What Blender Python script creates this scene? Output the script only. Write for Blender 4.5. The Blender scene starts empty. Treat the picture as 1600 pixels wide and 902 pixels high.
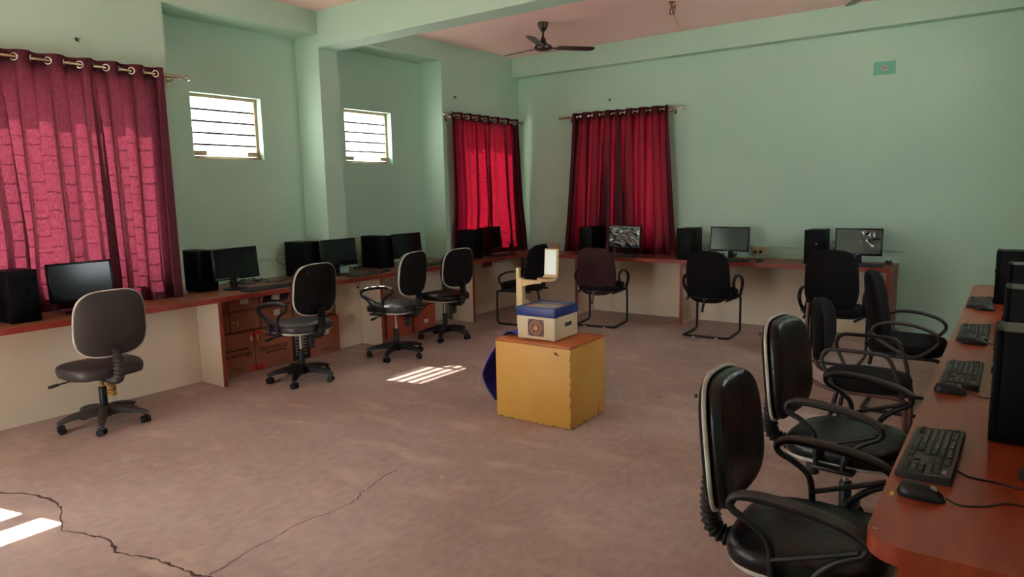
import bpy, bmesh, math, random
from mathutils import Vector, Matrix, noise
random.seed(7)
PI = math.pi
scn = bpy.context.scene
COL = scn.collection

# ------------------------------------------------------------------ camera
cd = bpy.data.cameras.new('camera')
cam = bpy.data.objects.new('camera', cd)
COL.objects.link(cam)
FPX, YAW, PITCH, ROLL = 1084.25, -0.6288, 0.1377, -0.021
cd.sensor_fit = 'HORIZONTAL'
cd.sensor_width = 36.0
cd.lens = FPX / 1600 * 36
cd.clip_start = 0.02
_f = Vector((math.sin(YAW) * math.cos(PITCH), math.cos(YAW) * math.cos(PITCH), -math.sin(PITCH)))
_r = Vector((math.cos(YAW), -math.sin(YAW), 0))
_u = _r.cross(_f)
_r2 = math.cos(ROLL) * _r + math.sin(ROLL) * _u
_u2 = -math.sin(ROLL) * _r + math.cos(ROLL) * _u
cam.matrix_world = Matrix(((_r2.x, _u2.x, -_f.x, 0), (_r2.y, _u2.y, -_f.y, 0), (_r2.z, _u2.z, -_f.z, 1.55), (0, 0, 0, 1)))
scn.camera = cam

# ------------------------------------------------------------------ sky, sun, daylight openings, exposure
w = bpy.data.worlds.new('sky')
scn.world = w
w.use_nodes = True
bg = w.node_tree.nodes['Background']
bg.inputs['Color'].default_value = (0.88, 0.95, 1.0, 1)
bg.inputs['Strength'].default_value = 1.7
sd = bpy.data.lights.new('sun', 'SUN')
sd.energy = 9.0
sd.angle = 0.009
sd.color = (1.0, 0.93, 0.86)
sun = bpy.data.objects.new('sun', sd)
COL.objects.link(sun)
sun.rotation_euler = Vector((0.924, 0.222, -1.0)).to_track_quat('-Z', 'Y').to_euler()


def portal(name, loc, direction, sx, sy):
    """a sky portal in a wall opening: guides the sampling of the sky, adds no light of its own"""
    ld = bpy.data.lights.new(name, 'AREA')
    ld.shape = 'RECTANGLE'
    ld.size, ld.size_y = sx, sy
    ld.cycles.is_portal = True
    o = bpy.data.objects.new(name, ld)
    COL.objects.link(o)
    o.location = loc
    o.rotation_euler = Vector(direction).to_track_quat('-Z', 'Z').to_euler()


scn.view_settings.view_transform = 'Standard'
scn.view_settings.look = 'None'
scn.view_settings.gamma = 1.0
scn.view_settings.use_curve_mapping = False
scn.view_settings.exposure = 2.75
scn.cycles.use_denoising = True
scn.cycles.max_bounces = 10
scn.cycles.diffuse_bounces = 6
scn.cycles.transparent_max_bounces = 12
scn.cycles.sample_clamp_indirect = 6.0
scn.cycles.caustics_reflective = False
scn.cycles.caustics_refractive = False

# ------------------------------------------------------------------ materials
MATS = {}


def srgb(r, g, b):
    return tuple(((c / 255) / 12.92 if c / 255 <= 0.04045 else ((c / 255 + 0.055) / 1.055) ** 2.4) for c in (r, g, b)) + (1,)


def mat(name, c1, c2=None, rough=0.6, scale=8.0, bump=0.0, bscale=60.0, metal=0.0, spec=0.5, stretch=None, contrast=(0.35, 0.65), coat=0.0):
    m = bpy.data.materials.new(name)
    m.use_nodes = True
    nt = m.node_tree
    b = nt.nodes['Principled BSDF']
    b.inputs['Roughness'].default_value = rough
    b.inputs['Metallic'].default_value = metal
    b.inputs['Specular IOR Level'].default_value = spec
    b.inputs['Coat Weight'].default_value = coat
    tc = nt.nodes.new('ShaderNodeTexCoord')
    mp = nt.nodes.new('ShaderNodeMapping')
    if stretch:
        mp.inputs['Scale'].default_value = stretch
    nt.links.new(tc.outputs['Object'], mp.inputs['Vector'])
    n = nt.nodes.new('ShaderNodeTexNoise')
    n.inputs['Scale'].default_value = scale
    n.inputs['Detail'].default_value = 6
    nt.links.new(mp.outputs[0], n.inputs['Vector'])
    cr = nt.nodes.new('ShaderNodeValToRGB')
    cr.color_ramp.elements[0].position, cr.color_ramp.elements[1].position = contrast
    cr.color_ramp.elements[0].color = c1
    cr.color_ramp.elements[1].color = c2 or c1
    nt.links.new(n.outputs['Fac'], cr.inputs['Fac'])
    nt.links.new(cr.outputs['Color'], b.inputs['Base Color'])
    if bump:
        n2 = nt.nodes.new('ShaderNodeTexNoise')
        n2.inputs['Scale'].default_value = bscale
        n2.inputs['Detail'].default_value = 4
        nt.links.new(mp.outputs[0], n2.inputs['Vector'])
        bp = nt.nodes.new('ShaderNodeBump')
        bp.inputs['Strength'].default_value = bump
        bp.inputs['Distance'].default_value = 0.01
        nt.links.new(n2.outputs['Fac'], bp.inputs['Height'])
        nt.links.new(bp.outputs[0], b.inputs['Normal'])
    MATS[name] = m
    return m


def curtain_mat(name, red, dark, front, thru, trans=0.5):
    m = bpy.data.materials.new(name)
    m.use_nodes = True
    nt = m.node_tree
    for nd in list(nt.nodes):
        nt.nodes.remove(nd)
    out = nt.nodes.new('ShaderNodeOutputMaterial')
    tc = nt.nodes.new('ShaderNodeTexCoord')
    mp = nt.nodes.new('ShaderNodeMapping')
    mp.inputs['Scale'].default_value = (1, 1, 0.25)
    nt.links.new(tc.outputs['Object'], mp.inputs['Vector'])
    n = nt.nodes.new('ShaderNodeTexNoise')
    n.inputs['Scale'].default_value = 170
    n.inputs['Detail'].default_value = 3
    nt.links.new(mp.outputs[0], n.inputs['Vector'])
    cr = nt.nodes.new('ShaderNodeValToRGB')
    cr.color_ramp.elements[0].position, cr.color_ramp.elements[1].position = 0.3, 0.7
    cr.color_ramp.elements[0].color = dark
    cr.color_ramp.elements[1].color = red
    nt.links.new(n.outputs['Fac'], cr.inputs['Fac'])
    d = nt.nodes.new('ShaderNodeBsdfDiffuse')
    t = nt.nodes.new('ShaderNodeBsdfTranslucent')
    g = nt.nodes.new('ShaderNodeBsdfGlossy')
    g.inputs['Roughness'].default_value = 0.45
    g.inputs['Color'].default_value = (0.5, 0.25, 0.28, 1)
    dcol = nt.nodes.new('ShaderNodeMixRGB')
    dcol.blend_type = 'MULTIPLY'
    dcol.inputs['Fac'].default_value = 1
    dcol.inputs['Color2'].default_value = (front, front, front, 1)
    nt.links.new(cr.outputs['Color'], dcol.inputs['Color1'])
    nt.links.new(dcol.outputs[0], d.inputs['Color'])
    tcol = nt.nodes.new('ShaderNodeMixRGB')
    tcol.blend_type = 'MULTIPLY'
    tcol.inputs['Fac'].default_value = 1
    tcol.inputs['Color2'].default_value = (thru, thru * .85, thru * .9, 1)
    nt.links.new(cr.outputs['Color'], tcol.inputs['Color1'])
    nt.links.new(tcol.outputs[0], t.inputs['Color'])
    mx = nt.nodes.new('ShaderNodeMixShader')
    mx.inputs['Fac'].default_value = trans
    nt.links.new(d.outputs[0], mx.inputs[1])
    nt.links.new(t.outputs[0], mx.inputs[2])
    mx2 = nt.nodes.new('ShaderNodeMixShader')
    mx2.inputs['Fac'].default_value = 0.05
    nt.links.new(mx.outputs[0], mx2.inputs[1])
    nt.links.new(g.outputs[0], mx2.inputs[2])
    bp = nt.nodes.new('ShaderNodeBump')
    bp.inputs['Strength'].default_value = 0.25
    bp.inputs['Distance'].default_value = 0.004
    nt.links.new(n.outputs['Fac'], bp.inputs['Height'])
    for s in (d, t, g):
        nt.links.new(bp.outputs[0], s.inputs['Normal'])
    nt.links.new(mx2.outputs[0], out.inputs['Surface'])
    MATS[name] = m
    return m


def glass_mat(name, white, clear):
    m = bpy.data.materials.new(name)
    m.use_nodes = True
    nt = m.node_tree
    for nd in list(nt.nodes):
        nt.nodes.remove(nd)
    out = nt.nodes.new('ShaderNodeOutputMaterial')
    tr = nt.nodes.new('ShaderNodeBsdfTransparent')
    tl = nt.nodes.new('ShaderNodeBsdfTranslucent')
    tl.inputs['Color'].default_value = white
    gl = nt.nodes.new('ShaderNodeBsdfGlossy')
    gl.inputs['Roughness'].default_value = 0.1
    a = nt.nodes.new('ShaderNodeMixShader')
    a.inputs['Fac'].default_value = clear
    nt.links.new(tl.outputs[0], a.inputs[1])
    nt.links.new(tr.outputs[0], a.inputs[2])
    b = nt.nodes.new('ShaderNodeMixShader')
    b.inputs['Fac'].default_value = 0.05
    nt.links.new(a.outputs[0], b.inputs[1])
    nt.links.new(gl.outputs[0], b.inputs[2])
    nt.links.new(b.outputs[0], out.inputs['Surface'])
    MATS[name] = m
    return m


M = MATS
mat('wall_paint', srgb(172, 203, 184), srgb(178, 206, 188), rough=0.75, scale=1.2, bump=0.08, bscale=35)
mat('ceiling_paint', srgb(246, 206, 198), srgb(248, 211, 203), rough=0.8, scale=1.5, bump=0.05)
mat('outer_plaster', srgb(190, 180, 160), srgb(200, 190, 170), rough=0.9)
mat('sand', srgb(232, 226, 218), srgb(224, 216, 206), rough=0.95, scale=2)
mat('laminate_top', srgb(122, 78, 56), srgb(142, 94, 68), rough=0.35, scale=5, stretch=(6, 1, 1), bump=0.01)
mat('laminate_top_far', srgb(118, 58, 44), srgb(134, 70, 52), rough=0.35, scale=5, stretch=(1, 6, 1), bump=0.01)
mat('laminate_cherry', srgb(132, 48, 24), srgb(148, 62, 33), rough=0.28, scale=4, stretch=(6, 0.8, 1), bump=0.01)
mat('laminate_edge', srgb(128, 46, 38), srgb(142, 54, 44), rough=0.4, scale=6)
mat('cream_laminate', srgb(218, 198, 174), srgb(224, 205, 183), rough=0.5, scale=2)
mat('black_plastic', srgb(16, 15, 17), srgb(23, 22, 24), spec=0.35, rough=0.45, scale=20, bump=0.05, bscale=200)
mat('dusty_plastic', srgb(46, 40, 38), srgb(58, 50, 46), rough=0.55, scale=4, bump=0.05, bscale=120)
mat('brown_dust', srgb(46, 36, 33), srgb(96, 78, 64), rough=0.7, scale=7, bump=0.04)
mat('vinyl', srgb(9, 8, 9), srgb(15, 13, 15), rough=0.3, scale=5, bump=0.5, bscale=16, spec=0.35)
mat('vinyl_dusty', srgb(34, 30, 32), srgb(58, 52, 53), rough=0.42, scale=5, bump=0.2, bscale=14)
mat('fabric_black', srgb(12, 10, 11), srgb(19, 15, 16), spec=0.2, rough=0.9, scale=40, bump=0.2, bscale=300)
mat('fabric_maroon', srgb(46, 26, 29), srgb(64, 38, 38), spec=0.2, rough=0.85, scale=4, bump=0.15, bscale=250)
mat('white_trim', srgb(205, 200, 190), srgb(170, 160, 150), rough=0.5, scale=12)
mat('chrome', srgb(200, 196, 190), None, rough=0.22, metal=1.0)
mat('rod_steel', srgb(196, 180, 150), srgb(170, 150, 120), rough=0.25, metal=1.0)
mat('rust', srgb(120, 78, 40), srgb(170, 130, 60), rough=0.7, scale=30)
mat('brown_tube', srgb(74, 44, 34), srgb(96, 60, 46), rough=0.45, scale=20)
mat('screen_glass', srgb(8, 8, 11), None, rough=0.12, spec=0.35)
mat('bezel', srgb(8, 8, 9), None, rough=0.25, spec=0.3)
mat('navy_case', srgb(5, 5, 8), srgb(8, 8, 11), spec=0.12, rough=0.5, scale=10, bump=0.03, bscale=200)
mat('case_dusty_top', srgb(92, 88, 80), srgb(70, 66, 62), rough=0.7, scale=10)
mat('key_black', srgb(36, 36, 37), None, rough=0.5)
mat('legend_white', srgb(215, 215, 205), None, rough=0.6)
mat('key_pale', srgb(120, 118, 108), None, rough=0.6)
mat('cable', srgb(16, 15, 16), None, rough=0.5)
mat('carton', srgb(150, 88, 62), srgb(160, 97, 70), rough=0.8, scale=3, bump=0.03)
mat('carton_red', srgb(168, 74, 48), srgb(178, 84, 56), rough=0.75, scale=3)
mat('carton_dark', srgb(44, 30, 30), None, rough=0.6)
mat('print_dark', srgb(36, 22, 22), None, rough=0.8)
mat('print_white', srgb(205, 190, 165), None, rough=0.8)
mat('tape_red', srgb(190, 30, 40), None, rough=0.35)
mat('sticker', srgb(215, 205, 188), None, rough=0.7)
mat('yellow_paint', srgb(212, 160, 76), srgb(203, 148, 64), rough=0.5, scale=2.5, bump=0.05, bscale=25)
mat('bare_wood', srgb(110, 62, 36), srgb(70, 42, 30), rough=0.8, scale=14)
mat('orange_wood', srgb(190, 104, 48), srgb(168, 84, 38), rough=0.45, scale=4, stretch=(1, 5, 1))
mat('ohp_cream', srgb(214, 196, 166), srgb(206, 186, 152), rough=0.5, scale=4)
mat('ohp_blue', srgb(30, 52, 128), srgb(26, 44, 112), rough=0.4, scale=5)
mat('ohp_glass', srgb(150, 140, 130), srgb(176, 164, 150), rough=0.15, scale=3)
mat('ohp_arm', srgb(216, 190, 140), srgb(200, 172, 120), rough=0.5, scale=6)
mat('mirror_pale', srgb(205, 215, 205), None, rough=0.2)
mat('label_brown', srgb(64, 36, 32), srgb(86, 52, 42), rough=0.5, scale=40)
mat('label_tan', srgb(150, 104, 80), None, rough=0.5)
mat('label_gold', srgb(196, 140, 90), None, rough=0.5)
mat('blue_cloth', srgb(46, 50, 176), srgb(56, 60, 196), rough=0.8, scale=6)
mat('fan_brown', srgb(46, 28, 24), srgb(56, 36, 30), rough=0.3, scale=8)
mat('jute', srgb(140, 110, 72), srgb(120, 92, 60), rough=0.9, scale=60)
mat('socket_cream', srgb(206, 184, 140), srgb(196, 172, 126), rough=0.5, scale=20)
mat('win_frame', srgb(190, 166, 140), srgb(168, 144, 118), rough=0.6, scale=20)
mat('grille_iron', srgb(70, 60, 56), None, rough=0.6)
mat('crack_dark', srgb(62, 42, 36), srgb(84, 60, 50), rough=0.95, scale=40)
mat('chip_pale', srgb(190, 168, 150), None, rough=0.9)
mat('hook_dark', srgb(60, 56, 50), None, rough=0.6)
mat('yellow_mark', srgb(226, 190, 30), None, rough=0.6)
mat('film_clear', srgb(60, 60, 62), None, rough=0.12, spec=1.0)
curtain_mat('curtain_haze_red', srgb(180, 88, 108), srgb(132, 48, 68), .38, .15)  # glare haze over the near curtain is mixed into these pinkish colours
curtain_mat('curtain_dark', srgb(140, 18, 38), srgb(90, 8, 24), .42, .36)
glass_mat('louvre_glass', (0.8, 0.8, 0.8, 1), 0.55)
glass_mat('plain_glass', (0.9, 0.9, 0.9, 1), 0.9)


def floor_mat():
    m = bpy.data.materials.new('floor_cement')
    m.use_nodes = True
    nt = m.node_tree
    b = nt.nodes['Principled BSDF']
    tc = nt.nodes.new('ShaderNodeTexCoord')

    def noise_(scale, detail=5, stretch=None):
        n = nt.nodes.new('ShaderNodeTexNoise')
        n.inputs['Scale'].default_value = scale
        n.inputs['Detail'].default_value = detail
        if stretch:
            mp = nt.nodes.new('ShaderNodeMapping')
            mp.inputs['Scale'].default_value = stretch
            nt.links.new(tc.outputs['Object'], mp.inputs['Vector'])
            nt.links.new(mp.outputs[0], n.inputs['Vector'])
        else:
            nt.links.new(tc.outputs['Object'], n.inputs['Vector'])
        return n

    def ramp(src, p0, c0, p1, c1):
        r = nt.nodes.new('ShaderNodeValToRGB')
        r.color_ramp.elements[0].position, r.color_ramp.elements[1].position = p0, p1
        r.color_ramp.elements[0].color, r.color_ramp.elements[1].color = c0, c1
        nt.links.new(src, r.inputs['Fac'])
        return r

    def mix(fac, a, c, typ='MIX'):
        x = nt.nodes.new('ShaderNodeMixRGB')
        x.blend_type = typ
        if isinstance(fac, float):
            x.inputs['Fac'].default_value = fac
        else:
            nt.links.new(fac, x.inputs['Fac'])
        nt.links.new(a, x.inputs['Color1'])
        if isinstance(c, tuple):
            x.inputs['Color2'].default_value = c
        else:
            nt.links.new(c, x.inputs['Color2'])
        return x.outputs[0]
    big = ramp(noise_(0.9, 6).outputs['Fac'], 0.35, srgb(160, 135, 127), 0.65, srgb(178, 156, 149))
    fine = ramp(noise_(26, 6, (1, 0.5, 1)).outputs['Fac'], 0.3, (0.86, 0.85, 0.84, 1), 0.7, (1.06, 1.06, 1.06, 1))
    c = mix(1.0, big.outputs[0], fine.outputs[0], 'MULTIPLY')
    scuff = ramp(noise_(2.3, 8, (1, 2.2, 1)).outputs['Fac'], 0.54, (0, 0, 0, 1), 0.74, (1, 1, 1, 1))
    c = mix(scuff.outputs[0], c, srgb(186, 162, 150))
    speck = nt.nodes.new('ShaderNodeTexVoronoi')
    speck.inputs['Scale'].default_value = 5
    nt.links.new(tc.outputs['Object'], speck.inputs['Vector'])
    sp = ramp(speck.outputs['Distance'], 0.04, (0.8, 0.8, 0.8, 1), 0.08, (0, 0, 0, 1))
    pick = ramp(noise_(1.7, 2).outputs['Fac'], 0.5, (0, 0, 0, 1), 0.56, (1, 1, 1, 1))
    sm = mix(1.0, sp.outputs[0], pick.outputs[0], 'MULTIPLY')
    c = mix(sm, c, srgb(214, 196, 178))
    nt.links.new(c, b.inputs['Base Color'])
    b.inputs['Roughness'].default_value = 0.62
    b.inputs['Specular IOR Level'].default_value = 0.35
    bp = nt.nodes.new('ShaderNodeBump')
    bp.inputs['Strength'].default_value = 0.12
    bp.inputs['Distance'].default_value = 0.02
    nt.links.new(noise_(14, 8).outputs['Fac'], bp.inputs['Height'])
    nt.links.new(bp.outputs[0], b.inputs['Normal'])
    MATS['floor_cement'] = m


floor_mat()

# ------------------------------------------------------------------ mesh helpers


class MB:
    def __init__(self):
        self.bm = bmesh.new()
        self.slot = 0

    def _fin(self, geom_faces):
        for f in geom_faces:
            f.material_index = self.slot

    def box(self, c, s, bev=0.0, mx=None, seg=2):
        t = bmesh.new()
        bmesh.ops.create_cube(t, size=1)
        for v in t.verts:
            v.co = Vector((v.co.x * s[0], v.co.y * s[1], v.co.z * s[2]))
        if bev:
            bmesh.ops.bevel(t, geom=t.edges[:], offset=min(bev, min(s) * 0.45), segments=seg, affect='EDGES', profile=0.5)
        tm = Matrix.Translation(Vector(c))
        if mx is not None:
            tm = mx @ tm
        self._merge(t, tm)
        return self

    def rng(self, x0, x1, y0, y1, z0, z1, bev=0.0):
        return self.box(((x0 + x1) / 2, (y0 + y1) / 2, (z0 + z1) / 2), (abs(x1 - x0), abs(y1 - y0), abs(z1 - z0)), bev)

    def _merge(self, t, tm):
        mp = {}
        for v in t.verts:
            mp[v] = self.bm.verts.new(tm @ v.co)
        for f in t.faces:
            try:
                nf = self.bm.faces.new([mp[v] for v in f.verts])
                nf.material_index = self.slot
            except ValueError:
                pass
        t.free()

    def rings(self, rings, closed_u=True, cap0=True, cap1=True, closed_v=False):
        vs = [[self.bm.verts.new(p) for p in r] for r in rings]
        n = len(vs[0])
        L = len(vs)
        for i in range(L if closed_v else L - 1):
            a, b = vs[i], vs[(i + 1) % L]
            for j in range(n if closed_u else n - 1):
                k = (j + 1) % n
                f = self.bm.faces.new((a[j], a[k], b[k], b[j]))
                f.material_index = self.slot
        if closed_u and not closed_v:
            if cap0:
                self.bm.faces.new(list(reversed(vs[0]))).material_index = self.slot
            if cap1:
                self.bm.faces.new(vs[-1]).material_index = self.slot
        return self

    def tube(self, path, r, n=8, closed=False, flat=None):
        """round (or flattened: flat=(rw, rh)) tube along a path; r may be a list"""
        P = [Vector(p) for p in path]
        L = len(P)
        rings = []
        prev = None
        for i in range(L):
            if closed:
                t = (P[(i + 1) % L] - P[i - 1])
            elif i == 0:
                t = P[1] - P[0]
            elif i == L - 1:
                t = P[-1] - P[-2]
            else:
                t = (P[i + 1] - P[i]).normalized() + (P[i] - P[i - 1]).normalized()
            if t.length < 1e-9:
                t = P[i] - P[i - 1]
            t.normalize()
            if prev is None:
                a = Vector((0, 0, 1)) if abs(t.z) < 0.9 else Vector((0, 1, 0))
                u = t.cross(a).normalized()
            else:
                u = (prev - t * prev.dot(t)).normalized()
            prev = u
            v = t.cross(u)
            ri = r[i] if isinstance(r, (list, tuple)) else r
            ru, rv = (ri, ri) if flat is None else flat
            rings.append([P[i] + u * (ru * math.cos(2 * PI * k / n)) + v * (rv * math.sin(2 * PI * k / n)) for k in range(n)])
        return self.rings(rings, closed_v=closed)

    def lathe(self, prof, c=(0, 0, 0), n=20, mx=None):
        """prof: list of (r, z) about the local z axis at c"""
        tm = (mx or Matrix.Identity(4)) @ Matrix.Translation(Vector(c))
        rings = []
        for r, z in prof:
            r = max(r, 1e-4)
            rings.append([tm @ Vector((r * math.cos(2 * PI * k / n), r * math.sin(2 * PI * k / n), z)) for k in range(n)])
        return self.rings(rings)

    def cyl(self, p0, p1, r, n=14):
        return self.tube([p0, p1], r, n)

    def pad(self, wd, ht, th, e=3.5, mx=None, n=44, curve=0.0, dome=0.1, prof=None, taper=0.0, bend=0.0):
        """rounded cushion or shell; local u (width), v (height), n (thickness)"""
        mx = mx or Matrix.Identity(4)
        prof = prof or [(0.02, 0), (0.6, 0), (0.93, 0.02), (0.985, 0.14), (1.0, 0.35), (1.0, 0.62), (0.965, 0.85), (0.88, 0.97), (0.6, 1.0 + dome * 0.6), (0.3, 1 + dome * 0.9), (0.02, 1.0 + dome)]
        rings = []
        for s, q in prof:
            ring = []
            for k in range(n):
                a = 2 * PI * k / n
                cu, sv = math.cos(a), math.sin(a)
                u = math.copysign(abs(cu) ** (2 / e), cu)
                v = math.copysign(abs(sv) ** (2 / e), sv)
                uu = u * s * (1 + taper * v)
                vv = v * s
                nn = q * th + curve * uu * uu + bend * (vv * vv)
                ring.append(mx @ Vector((uu * wd / 2, vv * ht / 2, nn)))
            rings.append(ring)
        return self.rings(rings)

    def prism(self, pts, off):
        """extrude a closed polygon (3-D points) by the vector off"""
        off = Vector(off)
        a = [Vector(p) for p in pts]
        return self.rings([a, [p + off for p in a]])

    def quad(self, pts):
        f = self.bm.faces.new([self.bm.verts.new(p) for p in pts])
        f.material_index = self.slot
        return self

    def build(self, name, m, parent=None, sharp=40, loc=None):
        bmesh.ops.recalc_face_normals(self.bm, faces=self.bm.faces[:])
        me = bpy.data.meshes.new(name)
        self.bm.to_mesh(me)
        self.bm.free()
        for k in (m if isinstance(m, (list, tuple)) else [m]):
            me.materials.append(M[k])
        me.polygons.foreach_set('use_smooth', [True] * len(me.polygons))
        me.set_sharp_from_angle(angle=math.radians(sharp))
        o = bpy.data.objects.new(name, me)
        COL.objects.link(o)
        if parent:
            o.parent = parent
        if loc:
            o.location = loc
        return o


def smooth_path(pts, k=4, closed=False):
    """Catmull-Rom through pts"""
    P = [Vector(p) for p in pts]
    n = len(P)
    out = []
    rngi = range(n if closed else n - 1)
    for i in rngi:
        if closed:
            a, b, c, d = P[i - 1], P[i], P[(i + 1) % n], P[(i + 2) % n]
        else:
            a, b, c, d = P[max(i - 1, 0)], P[i], P[i + 1], P[min(i + 2, n - 1)]
        for j in range(k):
            t = j / k
            out.append(0.5 * ((2 * b) + (c - a) * t + (2 * a - 5 * b + 4 * c - d) * t * t + (3 * b - a - 3 * c + d) * t ** 3))
    if not closed:
        out.append(P[-1])
    return out


def thing(name, label, cat, loc=(0, 0, 0), rz=0.0, group=None):
    o = bpy.data.objects.new(name, None)
    COL.objects.link(o)
    o.location = loc
    o.rotation_euler = (0, 0, rz)
    o.empty_display_size = 0.1
    o['label'] = label
    o['category'] = cat
    if group:
        o['group'] = group
    return o


def tag(o, label, cat, group=None):
    o['label'] = label
    o['category'] = cat
    if group:
        o['group'] = group
    return o


def struct(o, label=None):
    o['kind'] = 'structure'
    if label:
        o['label'] = label
    return o


def dup(o, parent=None):
    c = o.copy()
    COL.objects.link(c)
    if parent:
        c.parent = parent
    for ch in list(o.children):
        dup(ch, c)
    return c


def text_mesh(s, size):
    """a flat text as (verts, faces) centred on the origin in its own XY plane"""
    cu = bpy.data.curves.new('lettering', 'FONT')
    cu.body = s
    cu.size = size
    cu.align_x = 'CENTER'
    cu.align_y = 'CENTER'
    cu.resolution_u = 2
    o = bpy.data.objects.new('lettering', cu)
    COL.objects.link(o)
    dg = bpy.context.evaluated_depsgraph_get()
    me = o.evaluated_get(dg).to_mesh()
    vs = [v.co.copy() for v in me.vertices]
    fs = [list(p.vertices) for p in me.polygons]
    bpy.data.objects.remove(o)
    bpy.data.curves.remove(cu)
    return vs, fs


def add_text(mb, s, size, tm, bold=0.0):
    vs, fs = text_mesh(s, size)
    for dx in ([0.0] if not bold else [-bold, 0.0, bold]):
        nv = [mb.bm.verts.new(tm @ (v + Vector((dx, 0, abs(dx) * 0.02)))) for v in vs]
        for f in fs:
            try:
                mb.bm.faces.new([nv[i] for i in f]).material_index = mb.slot
            except ValueError:
                pass


def frame(u, v, n, o):
    """matrix whose local x, y, z axes are u, v, n at origin o"""
    u, v, n = Vector(u), Vector(v), Vector(n)
    return Matrix(((u.x, v.x, n.x, o[0]), (u.y, v.y, n.y, o[1]), (u.z, v.z, n.z, o[2]), (0, 0, 0, 1)))


# ------------------------------------------------------------------ room shell
FX, NX, FY = -5.68, -6.04, 8.05          # curtain-wall plane, niche back plane, far wall plane
RX, BY = 0.66, -1.6                      # right wall, back wall
CZ = 3.347
OUT = -6.21                              # outer face of the left wall


def wall_cells(mb, axis, p0, p1, a0, a1, z0, z1, openings):
    """wall slab between planes p0,p1 on axis; a = other horizontal axis; openings (a0,a1,z0,z1)"""
    As = sorted({a0, a1} | {v for o in openings for v in o[:2] if a0 < v < a1})
    Zs = sorted({z0, z1} | {v for o in openings for v in o[2:] if z0 < v < z1})
    for i in range(len(As) - 1):
        for j in range(len(Zs) - 1):
            ca, cz = (As[i] + As[i + 1]) / 2, (Zs[j] + Zs[j + 1]) / 2
            if any(o[0] < ca < o[1] and o[2] < cz < o[3] for o in openings):
                continue
            if axis == 'x':
                mb.rng(p0, p1, As[i], As[i + 1], Zs[j], Zs[j + 1])
            else:
                mb.rng(As[i], As[i + 1], p0, p1, Zs[j], Zs[j + 1])


N1 = (3.098, 4.648)
PIL = (4.648, 4.885)
N2 = (4.885, 6.46)
ADDED_DOOR = (-4.5, -3.4, 0.0, 2.1)  # unseen doorway guessed behind the camera, sized for the daylight it lets in
ADDED_WIN = (4.9, 6.0, 1.7, 2.75)  # unseen opening added in the right wall to light ceiling and left wall
W0 = (-1.35, 0.82, 1.3, 2.43)           # open window left of the frame
W1 = (3.483, 4.203, 1.915, 2.501)
W2 = (5.248, 5.951, 1.915, 2.501)
W3 = (1.62, 2.90, 0.94, 2.43)            # behind the near curtain
W4 = (6.70, 7.76, 0.94, 2.43)            # behind the corner curtain
W5 = (-4.66, -3.50, 0.94, 2.43)          # far wall, behind the far curtain

mb = MB()
mb.rng(OUT, RX + 0.25, BY - 0.25, FY + 0.25, -0.12, 0.0)
floor = struct(mb.build('floor', 'floor_cement'))

mb = MB()
wall_cells(mb, 'x', FX - 0.22, FX, BY, N1[0], 0, CZ, [W0, W3])
mb.rng(OUT, FX - 0.22, 2.98, N1[0], 0, CZ)                       # flank of the first niche
wall_cells(mb, 'x', OUT, NX, N1[0], N1[1], 0, CZ, [W1])
wall_cells(mb, 'x', OUT, NX, N2[0], N2[1], 0, CZ, [W2])
mb.rng(OUT, FX, PIL[0], PIL[1], 0, CZ)                            # pillar
wall_cells(mb, 'x', FX - 0.22, FX, N2[1], FY, 0, CZ, [W4])
mb.rng(OUT, FX - 0.22, N2[1], N2[1] + 0.1, 0, CZ)
mb.rng(NX, FX, N1[0], N1[1], 3.127, CZ)                           # lintels over the niches
mb.rng(NX, FX, N2[0], N2[1], 3.127, CZ)
struct(mb.build('wall_left', 'wall_paint'))
mb = MB()
wall_cells(mb, 'y', FY, FY + 0.25, OUT, RX + 0.25, 0, CZ, [W5])
struct(mb.build('wall_far', 'wall_paint'))
mb = MB()
wall_cells(mb, 'x', RX, RX + 0.25, BY, FY, 0, CZ, [ADDED_WIN])
struct(mb.build('wall_right', 'wall_paint'))
mb = MB()
wall_cells(mb, 'y', BY - 0.25, BY, OUT, RX + 0.25, 0, CZ, [ADDED_DOOR])
struct(mb.build('wall_back', 'wall_paint'))
mb = MB()
mb.rng(OUT, RX + 0.25, BY - 0.25, FY + 0.25, CZ, CZ + 0.14)
struct(mb.build('ceiling', 'ceiling_paint'))
mb = MB()
mb.rng(FX - 0.002, RX, PIL[0], PIL[1], 3.004, CZ)
struct(mb.build('trim_1', 'wall_paint'), 'pale green concrete beam crossing the ceiling from the pillar')
mb = MB()
mb.rng(FX, RX, 7.91, FY, 3.09, CZ)
struct(mb.build('trim_2', 'wall_paint'), 'pale green beam along the top of the far wall')
# sun shades over the outside of the left wall's windows, and the ground outside
mb = MB()
mb.rng(FX - 0.22 - 0.17, FX - 0.22, BY, 2.98, 2.60, 2.68)
mb.rng(FX - 0.22 - 0.17, FX - 0.22, N2[1] + 0.1, FY + 0.25, 2.60, 2.68)
struct(mb.build('trim_3', 'outer_plaster'), 'concrete sun shade outside over the windows of the left wall')
mb = MB()
mb.rng(-30, 30, -30, 36, -0.5, -0.3)
struct(mb.build('ground', 'sand'))

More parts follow.
